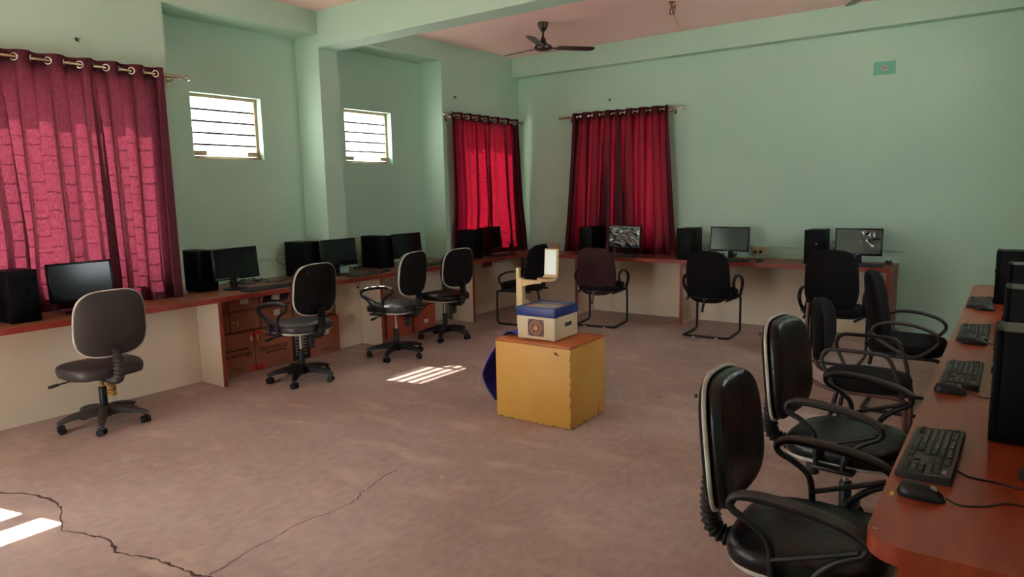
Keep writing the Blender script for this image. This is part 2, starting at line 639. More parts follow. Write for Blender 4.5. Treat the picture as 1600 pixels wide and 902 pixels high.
# floor cracks: narrow gaps with chipped edges
CRACKS = [
    [(-4.357, 1.248), (-4.179, 1.336), (-3.954, 1.372), (-3.809, 1.337), (-3.581, 1.248), (-3.389, 1.316), (-3.287, 1.333), (-3.145, 1.29), (-2.956, 1.364), (-2.795, 1.378), (-2.658, 1.398), (-2.603, 1.423)],
    [(-2.624, 1.421), (-2.638, 1.532), (-2.68, 1.786), (-2.687, 1.971), (-2.653, 2.099), (-2.654, 2.244), (-2.702, 2.331), (-2.756, 2.544), (-2.755, 2.651)],
    [(-2.2, 4.75), (-2.045, 4.739), (-1.9, 4.69), (-1.754, 4.628)],
]
for ci, pts in enumerate(CRACKS):
    mb = MB()
    fine = []
    for a, b in zip(pts, pts[1:]):
        for j in range(5):
            t = j / 5
            fine.append((a[0] + (b[0] - a[0]) * t + random.uniform(-.008, .008), a[1] + (b[1] - a[1]) * t + random.uniform(-.008, .008)))
    fine.append(pts[-1])
    L, R = [], []
    for i, p in enumerate(fine):
        q = fine[min(i + 1, len(fine) - 1)]
        o = fine[max(i - 1, 0)]
        d = Vector((q[0] - o[0], q[1] - o[1])).normalized()
        wdt = (0.006, 0.0025, 0.0025)[ci] * random.uniform(0.4, 1.5)
        L.append((p[0] - d.y * wdt, p[1] + d.x * wdt, 0.0012))
        R.append((p[0] + d.y * wdt, p[1] - d.x * wdt, 0.0012))
    mb.rings([L, R], closed_u=False)
    mb.build('crack', 'crack_dark', floor)
mb = MB()
for i in range(60):
    x, y = random.uniform(-4.6, -1.2), random.uniform(1.3, 4.6)
    s = random.uniform(0.004, 0.011)
    n = random.randint(5, 7)
    mb.prism([(x + s * random.uniform(.6, 1.2) * math.cos(2 * PI * k / n), y + s * random.uniform(.6, 1.2) * math.sin(2 * PI * k / n), 0.0) for k in range(n)], (0, 0, 0.002))
ch = mb.build('paint_chip', 'chip_pale', floor)
ch['kind'] = 'stuff'

# ------------------------------------------------------------------ windows


def louvre_window(name, W, x):
    root = bpy.data.objects.new(name, None)
    COL.objects.link(root)
    struct(root)
    y0, y1, z0, z1 = W
    root.location = (x, (y0 + y1) / 2, z0)
    w_, h_ = y1 - y0, z1 - z0
    fw = 0.028
    d = 0.05
    xc = -0.10
    f = MB()
    f.rng(xc - d / 2, xc + d / 2, -w_ / 2, w_ / 2, 0.001, fw)
    f.rng(xc - d / 2, xc + d / 2, -w_ / 2, w_ / 2, h_ - fw, h_ - .001)
    for s in (-1, 1):
        f.rng(xc - d / 2, xc + d / 2, s * (w_ / 2 - fw), s * (w_ / 2 - .001), fw, h_ - fw)
    f.build('frame', 'win_frame', root)
    n = 5
    ph = (h_ - 2 * fw) / n
    pane = None
    for i in range(n):
        if pane is None:
            p = MB()
            tm = Matrix.Rotation(math.radians(7), 4, 'Y')
            p.box((0, 0, 0), (0.005, w_ - 2 * fw - 0.006, ph + 0.012), mx=tm)
            pane = p.build('pane', 'louvre_glass', root)
            o = pane
        else:
            o = pane.copy()
            COL.objects.link(o)
            o.parent = root
        o.location = (xc, 0, fw + ph * (i + 0.5))
    for i in range(1, n):
        p = MB()
        p.rng(xc - .010, xc + .014, -w_ / 2 + fw, w_ / 2 - fw, fw + ph * i - .009, fw + ph * i + .009)
        p.build('pane_lap_strip', 'grille_iron', root)  # opaque dark strip added for the line where two glass panes overlap
    for s in (-1, 1):
        p = MB()
        p.rng(xc + .02, xc + .06, s * (w_ / 2 - .03), s * (w_ / 2 - .15), 0.03, 0.075, .004)
        p.build('lever_bracket', 'win_frame', root)


louvre_window('window_1', W1, NX)
louvre_window('window_2', W2, NX)


def grille_window(name, W, plane, axis, transom=None, glass=True, nv=4, dz=0.15, mirror=1):
    root = bpy.data.objects.new(name, None)
    COL.objects.link(root)
    struct(root)
    a0, a1, z0, z1 = W
    ac = (a0 + a1) / 2
    root.location = (plane, ac, z0) if axis == 'x' else (ac, plane, z0)
    if axis == 'y':
        root.rotation_euler = (0, 0, -PI / 2 * mirror)
    w_, h_ = a1 - a0, z1 - z0
    fw, d, xc = 0.05, 0.06, -0.13
    f = MB()
    f.rng(xc - d / 2, xc + d / 2, -w_ / 2 + .001, w_ / 2 - .001, 0.001, fw)
    f.rng(xc - d / 2, xc + d / 2, -w_ / 2 + .001, w_ / 2 - .001, h_ - fw, h_ - .001)
    for s in (-1, 1):
        f.rng(xc - d / 2, xc + d / 2, s * (w_ / 2 - fw), s * (w_ / 2 - .001), fw, h_ - fw)
    f.rng(xc - d / 2, xc + d / 2, -0.03, 0.03, fw, h_ - fw)
    if transom:
        f.rng(xc - d / 2, xc + d / 2, -w_ / 2 + fw, w_ / 2 - fw, transom - z0 - .045, transom - z0 + .045)
    f.build('frame', 'win_frame', root)
    bar = None
    z = fw + dz
    while z < h_ - fw:
        if bar is None:
            p = MB()
            p.box((0, 0, 0), (0.006, w_ - 2 * fw + .002, 0.0045))
            bar = p.build('grille_bar', 'grille_iron', root)
            o = bar
        else:
            o = bar.copy()
            COL.objects.link(o)
            o.parent = root
        o.location = (xc + .05, 0, z)
        z += dz
    vb = None
    for i in range(nv):
        if vb is None:
            p = MB()
            p.box((0, 0, h_ / 2), (0.012, 0.012, h_ - 2 * fw + .002))
            vb = p.build('grille_bar', 'grille_iron', root)
            o = vb
        else:
            o = vb.copy()
            COL.objects.link(o)
            o.parent = root
        o.location = (xc + .062, -w_ / 2 + fw + (w_ - 2 * fw) * (i + 1) / (nv + 1), 0)
    if glass:
        for s in (-1, 1):
            p = MB()
            p.box((xc - .015, s * w_ / 4, h_ / 2), (0.004, w_ / 2 - .06, h_ - 2 * fw))
            p.build('pane', 'plain_glass', root)


grille_window('window_3', W3, FX, 'x', nv=0, dz=.13)
grille_window('window_4', W4, FX, 'x', nv=0, dz=.13)
grille_window('window_5', W5, FY, 'y', transom=2.08, mirror=1)
grille_window('window_6', W0, FX, 'x', transom=2.08, glass=False, nv=0, dz=9)
for nm, W, x in (('daylight_portal_a', W0, FX - .2), ('daylight_portal_b', W1, NX - .15), ('daylight_portal_c', W2, NX - .15), ('daylight_portal_d', W3, FX - .2), ('daylight_portal_e', W4, FX - .2)):
    portal(nm, (x, (W[0] + W[1]) / 2, (W[2] + W[3]) / 2), (1, 0, 0), W[1] - W[0], W[3] - W[2])
portal('daylight_portal_f', ((W5[0] + W5[1]) / 2, FY + .2, 1.61), (0, -1, 0), W5[1] - W5[0], W5[3] - W5[2])
portal('daylight_portal_g', ((ADDED_DOOR[0] + ADDED_DOOR[1]) / 2, BY - .1, 1.1), (0, 1, 0), ADDED_DOOR[1] - ADDED_DOOR[0], 2.2)
portal('daylight_portal_i', (RX + .1, (ADDED_WIN[0] + ADDED_WIN[1]) / 2, 2.2), (-1, 0, 0), ADDED_WIN[1] - ADDED_WIN[0], ADDED_WIN[3] - ADDED_WIN[2])

# ------------------------------------------------------------------ curtains and rods


def curtain(name, label, plane, axis, top, bot, ztop, zbot, n, m, seed, amp=0.030, push=None, gather=0.0, sgn=1, omega=1.0, group=None, zb_fn=None, logo=None):
    """one eyelet panel; top/bot = (a0, a1) along the wall at head and hem; push(a,z) moves it off its plane"""
    rnd = random.Random(seed)
    ph = [rnd.uniform(-.5, .5) for _ in range(6)]
    root = thing(name, label, 'curtain', (plane, (top[0] + top[1]) / 2, ztop) if axis == 'x' else ((top[0] + top[1]) / 2, plane, ztop), 0, group)
    ns, nz = n * 24, 34
    off = Vector(root.location)

    def pt(s, t):
        z_b = zbot + (zb_fn(s) if zb_fn else 0)
        z = ztop + (z_b - ztop) * t
        tt = t ** 1.25
        a0 = top[0] + (bot[0] - top[0]) * tt
        a1 = top[1] + (bot[1] - top[1]) * tt
        sw = s + 0.035 * t * math.sin(2 * PI * (1.3 * s + ph[0])) + 0.02 * t * math.sin(2 * PI * (3.1 * s + ph[1]))
        a = a0 + (a1 - a0) * sw
        A = amp * (1 - 0.35 * t * (0.5 + 0.5 * math.sin(7 * s + ph[2] * 6)))
        wv = 0.5 + 0.5 * math.sin(5.3 * s + ph[4] * 9)
        a += (a1 - a0) / n * omega * (0.05 + 0.13 * t * wv + 0.05 * wv) * math.sin(4 * PI * n * s) * (0.3 + 0.7 * min(1, 4 * t))
        d = A * math.cos(2 * PI * n * s) * (1 - gather * t)
        d += 0.016 * t * math.sin(2 * PI * (n * 0.5 * s + ph[3] + 0.25 * t)) + gather * t * 0.03 * math.sin(2 * PI * (n * 1.7 * s + ph[4]) + 3 * t)
        if t > 0.9:
            d += (t - 0.9) * 0.35 * math.sin(2 * PI * n * s * 1.3 + ph[5] * 9)
        if push:
            d += push(a, z)
        return (plane + sgn * d, a, z) if axis == 'x' else (a, plane + sgn * d, z)
    mb = MB()
    rows = [[Vector(pt(j / ns, i / nz)) - off for j in range(ns + 1)] for i in range(nz + 1)]
    mb.rings(rows, closed_u=False)
    mb.build('fabric', m, root, sharp=180)
    for nm, t0, t1, dd in (('heading', 0.0, 0.055, -.003), ('hem', 0.962, 1.0, -.003)):
        mb = MB()
        rows = []
        for i in range(4):
            t_ = t0 + (t1 - t0) * i / 3
            row = []
            for j in range(ns + 1):
                p = Vector(pt(j / ns, t_)) - off
                if axis == 'x':
                    p.x += dd * sgn
                else:
                    p.y += dd * sgn
                row.append(p)
            rows.append(row)
        mb.rings(rows, closed_u=False)
        mb.build(nm, m, root, sharp=180)
    for k in range(2 * n):
        s = (k + 0.5) / (2 * n)
        p = Vector(pt(s, 0.0)) - off
        p.z = -0.05
        q = MB()
        dr = Vector((1, 0.9 if k % 2 else -0.9, 0)) if axis == 'x' else Vector((0.9 if k % 2 else -0.9, 1, 0))
        tm = Matrix.Translation(p) @ Vector((dr.y, -dr.x, 0)).to_track_quat('Z', 'Y').to_matrix().to_4x4()
        R, r = 0.024, 0.006
        rg = []
        for i in range(16):
            ai = 2 * PI * i / 16
            rg.append([tm @ Vector(((R + r * math.cos(2 * PI * j / 6)) * math.cos(ai), (R + r * math.cos(2 * PI * j / 6)) * math.sin(ai), 1.3 * r * math.sin(2 * PI * j / 6))) for j in range(6)])
        q.rings(rg, closed_v=True)
        q.build('eyelet', 'chrome', root)
    return root


def rod(name, label, axis, plane, a0, a1, z, wall, ends=(True, True)):
    root = thing(name, label, 'curtain rod', (plane, (a0 + a1) / 2, z) if axis == 'x' else ((a0 + a1) / 2, plane, z))
    L = (a1 - a0) / 2

    def P(a, d, dz):
        return (d, a, dz) if axis == 'x' else (a, d, dz)
    q = MB()
    q.cyl(P(-L + .03, 0, 0), P(L - .03, 0, 0), 0.0125, 14)
    q.build('pole', 'rod_steel', root)
    for s, on in ((-1, ends[0]), (1, ends[1])):
        if not on:
            continue
        q = MB()
        ax = Vector(P(s, 0, 0)).to_track_quat('Z', 'Y').to_matrix().to_4x4()
        q.lathe([(0.0, 0), (0.014, 0.0), (0.016, .012), (.009, .018), (.012, .026), (.022, .036), (.025, .05), (.02, .064), (.008, .072), (.0, .074)], mx=Matrix.Translation(Vector(P(s * (L - .035), 0, 0))) @ ax, n=16)
        q.build('finial', 'chrome', root)
        q = MB()
        dw = wall - plane
        q.tube([P(s * (L - .1), dw, -0.03), P(s * (L - .1), dw * .5, -.028), P(s * (L - .1), 0, -.018)], .006, 8)
        q.box(P(s * (L - .1), dw - math.copysign(.003, dw), -.03), (.006, .03, .06) if axis == 'x' else (.03, .006, .06))
        q.build('bracket', 'rod_steel', root)
    return root


RXP = FX + 0.09
rod('curtain_rod', 'steel curtain rod with round finial above the large near left curtain', 'x', RXP, 1.3, 3.20, 2.535, FX)
rod('curtain_rod', 'short steel curtain rod above the corner window on the left wall', 'x', RXP, 6.41, 7.98, 2.485, FX)
rod('curtain_rod', 'steel curtain rod with ball finials on the far wall', 'y', 7.95, -4.92, -3.28, 2.498, FY)


def sst(x, a, b):
    t = min(1, max(0, (x - a) / (b - a)))
    return t * t * (3 - 2 * t)


curtain('curtain', 'leftmost wide panel of the large red eyelet curtain', RXP, 'x', (1.42, 2.455), (1.40, 2.50), 2.585, 0.768, 5, 'curtain_haze_red', 3, omega=1.6, amp=.034,
        push=lambda a, z: -0.045 * (1 - sst(z, .95, 1.35)) * (1 - sst(a, 2.02, 2.2)) * sst(a, 1.50, 1.62))
curtain('curtain', 'narrower right panel of the large red curtain beside the first niche', RXP + .012, 'x', (2.44, 2.995), (2.445, 2.98), 2.585, 0.752, 3, 'curtain_haze_red', 5, omega=1.6, amp=.034)
curtain('curtain', 'left panel of the red corner curtain hanging behind a tower and monitor', RXP, 'x', (6.50, 7.22), (6.55, 7.26), 2.53, 0.757, 4, 'curtain_dark', 8,
        push=lambda a, z: -0.035 * (1 - sst(z, 1.0, 1.4)))
curtain('curtain', 'right panel of the red corner curtain flaring out towards the far wall', RXP, 'x', (7.205, 7.875), (7.22, 7.99), 2.53, 0.755, 3, 'curtain_dark', 13,
        push=lambda a, z: 0.02 * (1 - sst(z, 1.0, 1.5)))
curtain('curtain', 'left panel of the dark red curtain on the far wall', 7.95, 'y', (-4.73, -4.07), (-4.86, -4.08), 2.545, 0.757, 4, 'curtain_dark', 21, sgn=-1, gather=0.15, omega=1.9, amp=.04)
curtain('curtain', 'right panel of the dark red curtain on the far wall', 7.940, 'y', (-4.11, -3.415), (-4.13, -3.33), 2.54, 0.757, 4, 'curtain_dark', 33, sgn=-1, gather=0.15, omega=1.9, amp=.04)

# ------------------------------------------------------------------ counters
DX, DY, DT = -5.2175, 7.479, 0.75        # front edges and height
root = thing('counter_desk', 'long built-in brown counter running along the left wall below the windows', 'desk', (DX, 3.4, 0))


def on(root, mb, name, m, **k):
    o = mb.build(name, m, root, **k)
    o.location = -Vector(root.location)
    return o


g = 0.004
mb = MB()
poly = [(DX, -0.6), (DX, DY), (FX + g, DY), (FX + g, N2[1] - g), (NX + g, N2[1] - g), (NX + g, N2[0] + g), (FX + g, N2[0] + g), (FX + g, N1[1] - g), (NX + g, N1[1] - g), (NX + g, N1[0] + g), (FX + g, N1[0] + g), (FX + g, -0.6)]
mb.prism([(x, y, DT - .038) for x, y in poly], (0, 0, .038))
on(root, mb, 'worktop', 'laminate_top')
mb = MB()
mb.rng(DX, DX + .003, -0.6, DY, DT - .042, DT - .001)
on(root, mb, 'edge_strip', 'laminate_edge')
for y in (3.112, 4.90, 6.395):
    mb = MB()
    mb.rng(DX - .017, -5.565, y, y + .025, 0.0, DT - .04)
    p = on(root, mb, 'side_panel', 'cream_laminate')
    mb = MB()
    mb.rng(DX - .016, DX - .001, y - .001, y + .026, 0.0, DT - .042)
    e = on(root, mb, 'panel_edge', 'laminate_edge')
    e.parent = p
    e.location = (0, 0, 0)
for y0, y1, x in ((-0.6, 3.11, -5.565), (4.56, 4.898, -5.53), (4.93, 6.39, -5.72), (6.425, 7.9, -5.565)):
    mb = MB()
    mb.rng(x - .015, x, y0, y1, 0.0, DT - .04)
    on(root, mb, 'back_panel', 'cream_laminate')
mb = MB()
mb.cyl((-5.531, 4.86, .60), (-5.52, 4.86, .60), .012)
on(root, mb, 'lock', 'hook_dark')

root = thing('counter_desk', 'built-in brown counter with cherry edge along the far wall', 'desk', (-3, 7.7, 0))
mb = MB()
mb.rng(FX + g, -.948, DY + .0005, FY - g, DT - .038, DT)
on(root, mb, 'worktop', 'laminate_top_far')
mb = MB()
mb.rng(DX, -.948, DY - .003, DY, DT - .042, DT - .001)
on(root, mb, 'edge_strip', 'laminate_edge')
for x in (-4.455, -3.07):
    mb = MB()
    mb.rng(x, x + .03, DY + .017, 7.9, 0, DT - .04)
    p = on(root, mb, 'side_panel', 'cream_laminate')
    mb = MB()
    mb.rng(x - .001, x + .031, DY + .001, DY + .016, 0, DT - .042)
    e = on(root, mb, 'panel_edge', 'laminate_edge')
    e.parent = p
    e.location = (0, 0, 0)
mb = MB()
mb.rng(-.98, -.95, DY + .001, FY - g, 0, DT - .04)
on(root, mb, 'end_panel', 'laminate_edge')
for x0, x1 in ((-5.54, -4.457), (-4.423, -3.072), (-3.038, -.982)):
    mb = MB()
    mb.rng(x0, x1, 7.902, 7.917, 0, DT - .04)
    on(root, mb, 'back_panel', 'cream_laminate')

root = thing('counter_desk', 'cherry brown desk with a rounded corner at right with keyboards on it', 'desk', (.2, 4.1, 0))
mb = MB()
poly = [(RX - g, 1.665), (RX - g, 6.58), (-.18, 6.58), (-.24, 6.52)]
cx, cy, r = -.24 + .085, 1.665 + .085, .085
poly += [(cx + r * math.cos(PI + a * PI / 16), cy + r * math.sin(PI + a * PI / 16)) for a in range(0, 9)]
mb.prism([(x, y, DT - .045) for x, y in poly], (0, 0, .045))
on(root, mb, 'worktop', 'laminate_cherry')
for y in (1.668, 4.1, 6.5):
    mb = MB()
    mb.rng(-.165, RX - g, y, y + .025, 0, DT - .046)
    on(root, mb, 'side_panel', 'laminate_cherry')
mb = MB()
mb.rng(.42, .435, 1.695, 6.49, .0, DT - .046)
on(root, mb, 'back_panel', 'cream_laminate')
for x, y in ((-.228, 1.735), ):
    mb = MB()
    mb.rng(x, x + .012, y, y + .004, DT + .0002, DT + .0012)
    on(root, mb, 'chipped_spot', 'chip_pale')
mb = MB()
mb.prism([(-.222, 1.955, DT), (-.214, 1.955, DT), (-.214, 1.98, DT), (-.222, 1.985, DT)], (0, 0, .0008))
on(root, mb, 'paint_mark', 'yellow_mark')

# ------------------------------------------------------------------ chairs
UX = Matrix(((0, 0, 1, 0), (1, 0, 0, 0), (0, 1, 0, 0), (0, 0, 0, 1)))     # u->Y, v->Z, n->X


def back_matrix(x, z, tilt, flip=False):
    return Matrix.Translation(Vector((x, 0, z))) @ Matrix.Rotation(-math.radians(tilt), 4, 'Y') @ (UX if not flip else Matrix(((0, 0, -1, 0), (1, 0, 0, 0), (0, 1, 0, 0), (0, 0, 0, 1))))


def seat_matrix(z):
    return Matrix(((0, 1, 0, 0), (1, 0, 0, 0), (0, 0, 1, z), (0, 0, 0, 1)))


def task_chair(label, loc, rz, zoff=0.0, arms=(), vinyl='vinyl', base_rot=0.0, bx=-.245, back=(.43, .45, .755), bellows=True, group=None, spring=False, dusty=False, shell='fabric_black', trim='white_trim', tag_patch=False, lever=True):
    t = thing('swivel_chair', label, 'chair', (loc[0], loc[1], 0), rz, group)
    br = base_rot - rz
    bm_ = 'dusty_plastic' if dusty else 'black_plastic'
    q = MB()
    q.lathe([(.045, .065), (.05, .075), (.05, .12), (.04, .135), (.03, .14)], n=18)
    q.build('hub', bm_, t)
    for k in range(5):
        a = br + k * 2 * PI / 5
        c, s = math.cos(a), math.sin(a)
        q = MB()
        rings = []
        for rr, zt, zb, hw in ((.035, .138, .075, .030), (.12, .132, .084, .027), (.2, .116, .08, .023), (.262, .094, .066, .019), (.288, .08, .068, .013)):
            rings.append([Vector((c * rr - s * u, s * rr + c * u, z)) for u, z in ((-hw, zb), (hw, zb), (hw, zt - .008), (hw * .6, zt), (-hw * .6, zt), (-hw, zt - .008))])
        q.rings(rings)
        q.build('base_arm', bm_, t)
        q = MB()
        cx, cy = c * .265, s * .265
        ca = a + random.uniform(-1.2, 1.2)
        cc, ss = math.cos(ca), math.sin(ca)
        for sd_ in (-1, 1):
            p0 = (cx - ss * sd_ * .007, cy + cc * sd_ * .007, .026)
            p1 = (cx - ss * sd_ * .026, cy + cc * sd_ * .026, .026)
            q.tube([p0, p1], .0255, 14)
        q.tube([(cx, cy, .03), (cx, cy, .066)], .008, 8)
        q.tube([(cx - cc * .02, cy - ss * .02, .044), (cx, cy, .054), (cx + cc * .022, cy + ss * .022, .044)], .010, 8)
        q.build('caster', 'black_plastic', t)
    zs = .395 + zoff
    q = MB()
    q.lathe([(.025, .13), (.026, .14), (.026, .27), (.022, .275)], n=14)
    q.build('column_sleeve', 'black_plastic', t)
    q = MB()
    q.lathe([(.014, .26), (.014, zs - .02), (.02, zs - .018)], n=12)
    q.build('gas_column', 'rust' if spring else 'chrome', t)
    if bellows:
        q = MB()
        z0, z1 = zs - .13, zs - .005
        prof = []
        m_ = 14
        for i in range(m_ + 1):
            z = z0 + (z1 - z0) * i / m_
            prof += [(.03 if i % 2 else .023, z)]
        q.lathe(prof, (-.14, 0, 0), n=14)
        q.build('knob_cover', 'rust' if spring else 'dusty_plastic', t)
    q = MB()
    q.box((-.02, 0, zs - .012), (.24, .12, .03), .008)
    q.box((-.17, 0, zs - .01), (.16, .055, .022), .006)
    q.build('tilt_mechanism', bm_, t)
    if lever:
        q = MB()
        q.tube([(.03, .04, zs - .014), (.04, .2, zs - .02), (.045, .29, zs - .03)], .006, 8)
        q.tube([(.045, .25, zs - .026), (.047, .31, zs - .033)], .011, 8)
        q.build('lever', bm_, t)
    q = MB()
    q.pad(.47, .45, .03, e=3.4, mx=seat_matrix(zs + .004), dome=.0)
    q.build('seat_pan', 'white_trim' if trim == 'white_trim' and not dusty else bm_, t)
    q = MB()
    q.pad(.485, .465, .075, e=3.2, mx=seat_matrix(zs + .018), dome=.12, bend=-.012)
    q.build('seat', vinyl, t)
    bw, bh, bz = back
    bz += zoff
    q = MB()
    q.pad(bw - .012, bh - .012, .055, e=3.3, mx=back_matrix(bx, bz, 6), dome=.22, curve=.03, taper=-.035)
    q.build('backrest', vinyl, t)
    q = MB()
    q.pad(bw, bh, .022, e=3.3, mx=back_matrix(bx - .022, bz, 6), dome=0, curve=.03, taper=-.035, prof=[(.02, -.35), (.5, -.3), (.9, -.05), (.99, .4), (1.0, .9), (.97, 1.0), (.02, 1.0)])
    q.build('back_shell', shell, t)
    q = MB()
    ring = []
    mxx = back_matrix(bx - .003, bz, 6)
    for k in range(56):
        a = 2 * PI * k / 56
        u = math.copysign(abs(math.cos(a)) ** (2 / 3.3), math.cos(a))
        v = math.copysign(abs(math.sin(a)) ** (2 / 3.3), math.sin(a))
        u = u * (1 - .035 * v)
        ring.append(mxx @ Vector((u * bw / 2, v * bh / 2, .03 * u * u)))
    q.tube(ring, .0075, 8, closed=True)
    q.build('piping', trim, t)
    q = MB()
    for (u, v) in ((-.28, .36), (.28, .36), (-.28, -.36), (.28, -.36)):
        p = back_matrix(bx - .03, bz, 6) @ Vector((u * bw, v * bh, 0.004))
        q.tube([p, p + Vector((-.006, 0, 0))], .006, 8)
    q.build('screw_cap', 'hook_dark', t)
    # corrugated spine between seat and back
    path = smooth_path([(bx - .028, 0, bz - bh * .36), (bx - .034, 0, bz - bh / 2 - .03), (bx - .018, 0, zs + .015), (bx + .07, 0, zs - .012), (-.1, 0, zs - .012)], 9)
    rad = [(.036 if i % 2 else .026) if bellows else .014 for i in range(len(path))]
    q = MB()
    q.tube(path, rad, 12)
    q.build('spine_cover', 'black_plastic' if not spring else 'dusty_plastic', t)
    if spring:
        q = MB()
        hp = []
        for i in range(90):
            f_ = i / 89
            b = Vector((bx - .05 + .05 * f_, -.02, bz - bh * .46 - (.19) * f_))
            hp.append(b + Vector((.008 * math.cos(i * 1.3), .010 * math.sin(i * 1.3), 0)))
        q.tube(hp, .0022, 5)
        q.build('coil_spring', 'white_trim', t)
    for s in arms:
        y = s * .265
        am = 'dusty_plastic' if not dusty else 'brown_dust'
        q = MB()
        z = zs + .012
        q.box((.015, s * .235, z - .002), (.16, .09, .018), .006)
        q.build('arm_bracket', 'black_plastic', t)
        q = MB()
        loop = smooth_path([(-.05, y, z), (-.052, y, z + .07), (-.065, y, z + .14), (-.115, y, z + .182), (-.16, y, z + .203), (-.175, y, z + .228), (-.15, y, z + .25), (-.07, y, z + .254), (.05, y, z + .243), (.14, y, z + .223), (.185, y, z + .198), (.18, y, z + .165), (.12, y, z + .128), (.065, y, z + .07), (.05, y, z)], 5)
        q.tube(loop, .0115, 10)
        q.tube(smooth_path([(.17, y, z + .172), (.06, y, z + .128), (-.055, y, z + .085)], 5), 0, 8, flat=(.013, .009))
        q.build('arm_frame', 'black_plastic', t)
        q = MB()
        q.tube(smooth_path([(-.168, y, z + .246), (-.13, y, z + .263), (-.06, y, z + .266), (.04, y, z + .257), (.14, y, z + .235), (.19, y, z + .208)], 5), 0, 12, flat=(.022, .010))
        q.build('arm_pad', am, t)
    if tag_patch:
        q = MB()
        p = back_matrix(bx - .03, bz + .12, 6)
        q.box((0, 0, 0), (.03, .07, .003), mx=p)
        q.build('worn_sticker', 'sticker', t)
    return t


def visitor_chair(label, loc, rz, backm='fabric_black', loop=1.0, back=(.45, .55, .635), torn=False, group=None, tubem='black_plastic'):
    t = thing('cantilever_chair', label, 'chair', (loc[0], loc[1], 0), rz, group)
    hw, xf, xr = .235, .225, -.235
    q = MB()
    half = [(xr + .02, hw - .03, .4), (0.0, hw, .405), (xf - .06, hw, .405), (xf - .01, hw, .39), (xf, hw, .34), (xf, hw, .08), (xf - .015, hw, .03), (xf - .06, hw, .013), (xr + .05, hw, .013), (xr + .012, hw - .012, .013), (xr, hw - .05, .013)]
    full = half + [(xr, 0, .013)] + [(x, -y, z) for x, y, z in reversed(half)]
    path = []
    for i, p in enumerate(full):
        path.append(p)
    q.tube(smooth_path(path, 4), .0125, 10)
    q.build('sled_frame', tubem, t)
    q = MB()
    for y in (-.12, .12):
        q.box((xr, y, .008), (.03, .03, .012), .002)
    q.build('glide', 'sticker', t)
    q = MB()
    q.pad(.47, .45, .028, e=4, mx=seat_matrix(.408), dome=0)
    q.build('seat_pan', 'black_plastic', t)
    q = MB()
    q.pad(.485, .465, .07, e=3.6, mx=seat_matrix(.425), dome=.1)
    q.build('seat', 'fabric_black', t)
    bw, bh, bz = back
    q = MB()
    q.pad(bw, bh, .05, e=3.5, mx=back_matrix(-.235, bz, 8), dome=.2, curve=.05, taper=-.05)
    q.build('backrest', 'fabric_black', t)
    q = MB()
    q.pad(bw + .006, bh + .006, .02, e=3.5, mx=back_matrix(-.25, bz, 8), dome=0, curve=.05, taper=-.05, prof=[(.02, -.6), (.5, -.45), (.85, -.1), (.98, .4), (1.0, .9), (.97, 1.0), (.02, 1.0)])
    q.build('back_cover', backm, t)
    q = MB()
    q.tube(smooth_path([(-.05, 0, .40), (-.16, 0, .395), (-.235, 0, .41), (-.262, 0, bz - bh * .4)], 5), 0, 8, flat=(.03, .008))
    q.tube([(-.2, 0.02, .41), (-.225, .03, .33), (-.235, .035, .27)], .014, 10)
    q.build('back_bracket', 'brown_tube' if backm == 'fabric_maroon' else 'black_plastic', t)
    for s in (-1, 1):
        y = s * (hw + .028)
        q = MB()
        k = loop
        kz_ = .85 if loop > 1.1 else 1.0
        pts = [(.03, y, .42), (-.09 * k, y, .42 + .07 * k * kz_), (-.155 * k, y, .42 + .135 * k * kz_), (-.145 * k, y, .42 + .19 * k * kz_), (-.07 * k, y, .42 + .222 * k * kz_), (.05 * k, y, .42 + .215 * k * kz_), (.15 * k, y, .42 + .175 * k * kz_), (.18 * k, y, .42 + .12 * k * kz_), (.145 * k, y, .42 + .06 * k * kz_), (.09, y, .425)]
        q.tube(smooth_path(pts, 5, closed=True), 0, 10, closed=True, flat=(.017, .012))
        q.box((.05, s * (hw - .005), .415), (.16, .07, .02), .004)
        q.build('arm_loop', 'black_plastic' if loop < 1.1 else 'dusty_plastic', t)
    if torn:
        rnd = random.Random(4)
        q = MB()
        for i in range(26):
            y = rnd.uniform(-.2, .22)
            p = Vector((-.262, y, bz - bh / 2 + .03))
            l = rnd.uniform(.02, .07)
            q.tube([p, p + Vector((rnd.uniform(-.01, .01), rnd.uniform(-.02, .02), -l * .6)), p + Vector((rnd.uniform(-.01, .01), rnd.uniform(-.03, .03), -l))], [.006, .004, .0015], 5)
        o = q.build('torn_threads', 'fabric_black', t)
        o['kind'] = 'stuff'
    return t


task_chair('black swivel chair with no armrests facing the counter below the large near curtain', (-5.07, 2.11), PI, zoff=-.03, base_rot=.75, back=(.455, .445, .775), vinyl='vinyl_dusty', spring=True, dusty=True, shell='dusty_plastic')
task_chair('black swivel chair with one worn armrest in front of the stacked cartons', (-4.84, 3.60), PI + .05, zoff=.035, arms=(1,), base_rot=.35, back=(.44, .42, .765), vinyl='vinyl_dusty')
task_chair('swivel chair with a peeling sticker on its back standing before the red cartons', (-4.78, 4.66), PI + .16, zoff=.045, arms=(1,), base_rot=.1, back=(.43, .41, .77), vinyl='vinyl_dusty', tag_patch=True)
task_chair('black swivel chair without armrests second from the corner on the left side', (-4.94, 5.55), PI - .06, zoff=.02, base_rot=.2, back=(.45, .40, .76), vinyl='vinyl')
visitor_chair('dark cantilever chair in the far left corner half hidden behind the projector', (-4.72, 6.72), PI + .1, back=(.45, .54, .67))
visitor_chair('maroon backed cantilever chair facing the far curtain', (-3.87, 7.10), PI / 2 + .15, backm='fabric_maroon')
visitor_chair('plain black cantilever chair at the middle of the far counter', (-2.57, 7.16), PI / 2 + .05)
visitor_chair('black cantilever chair with torn back facing the rightmost far computer', (-1.265, 6.62), PI / 2, torn=True, back=(.43, .54, .735))
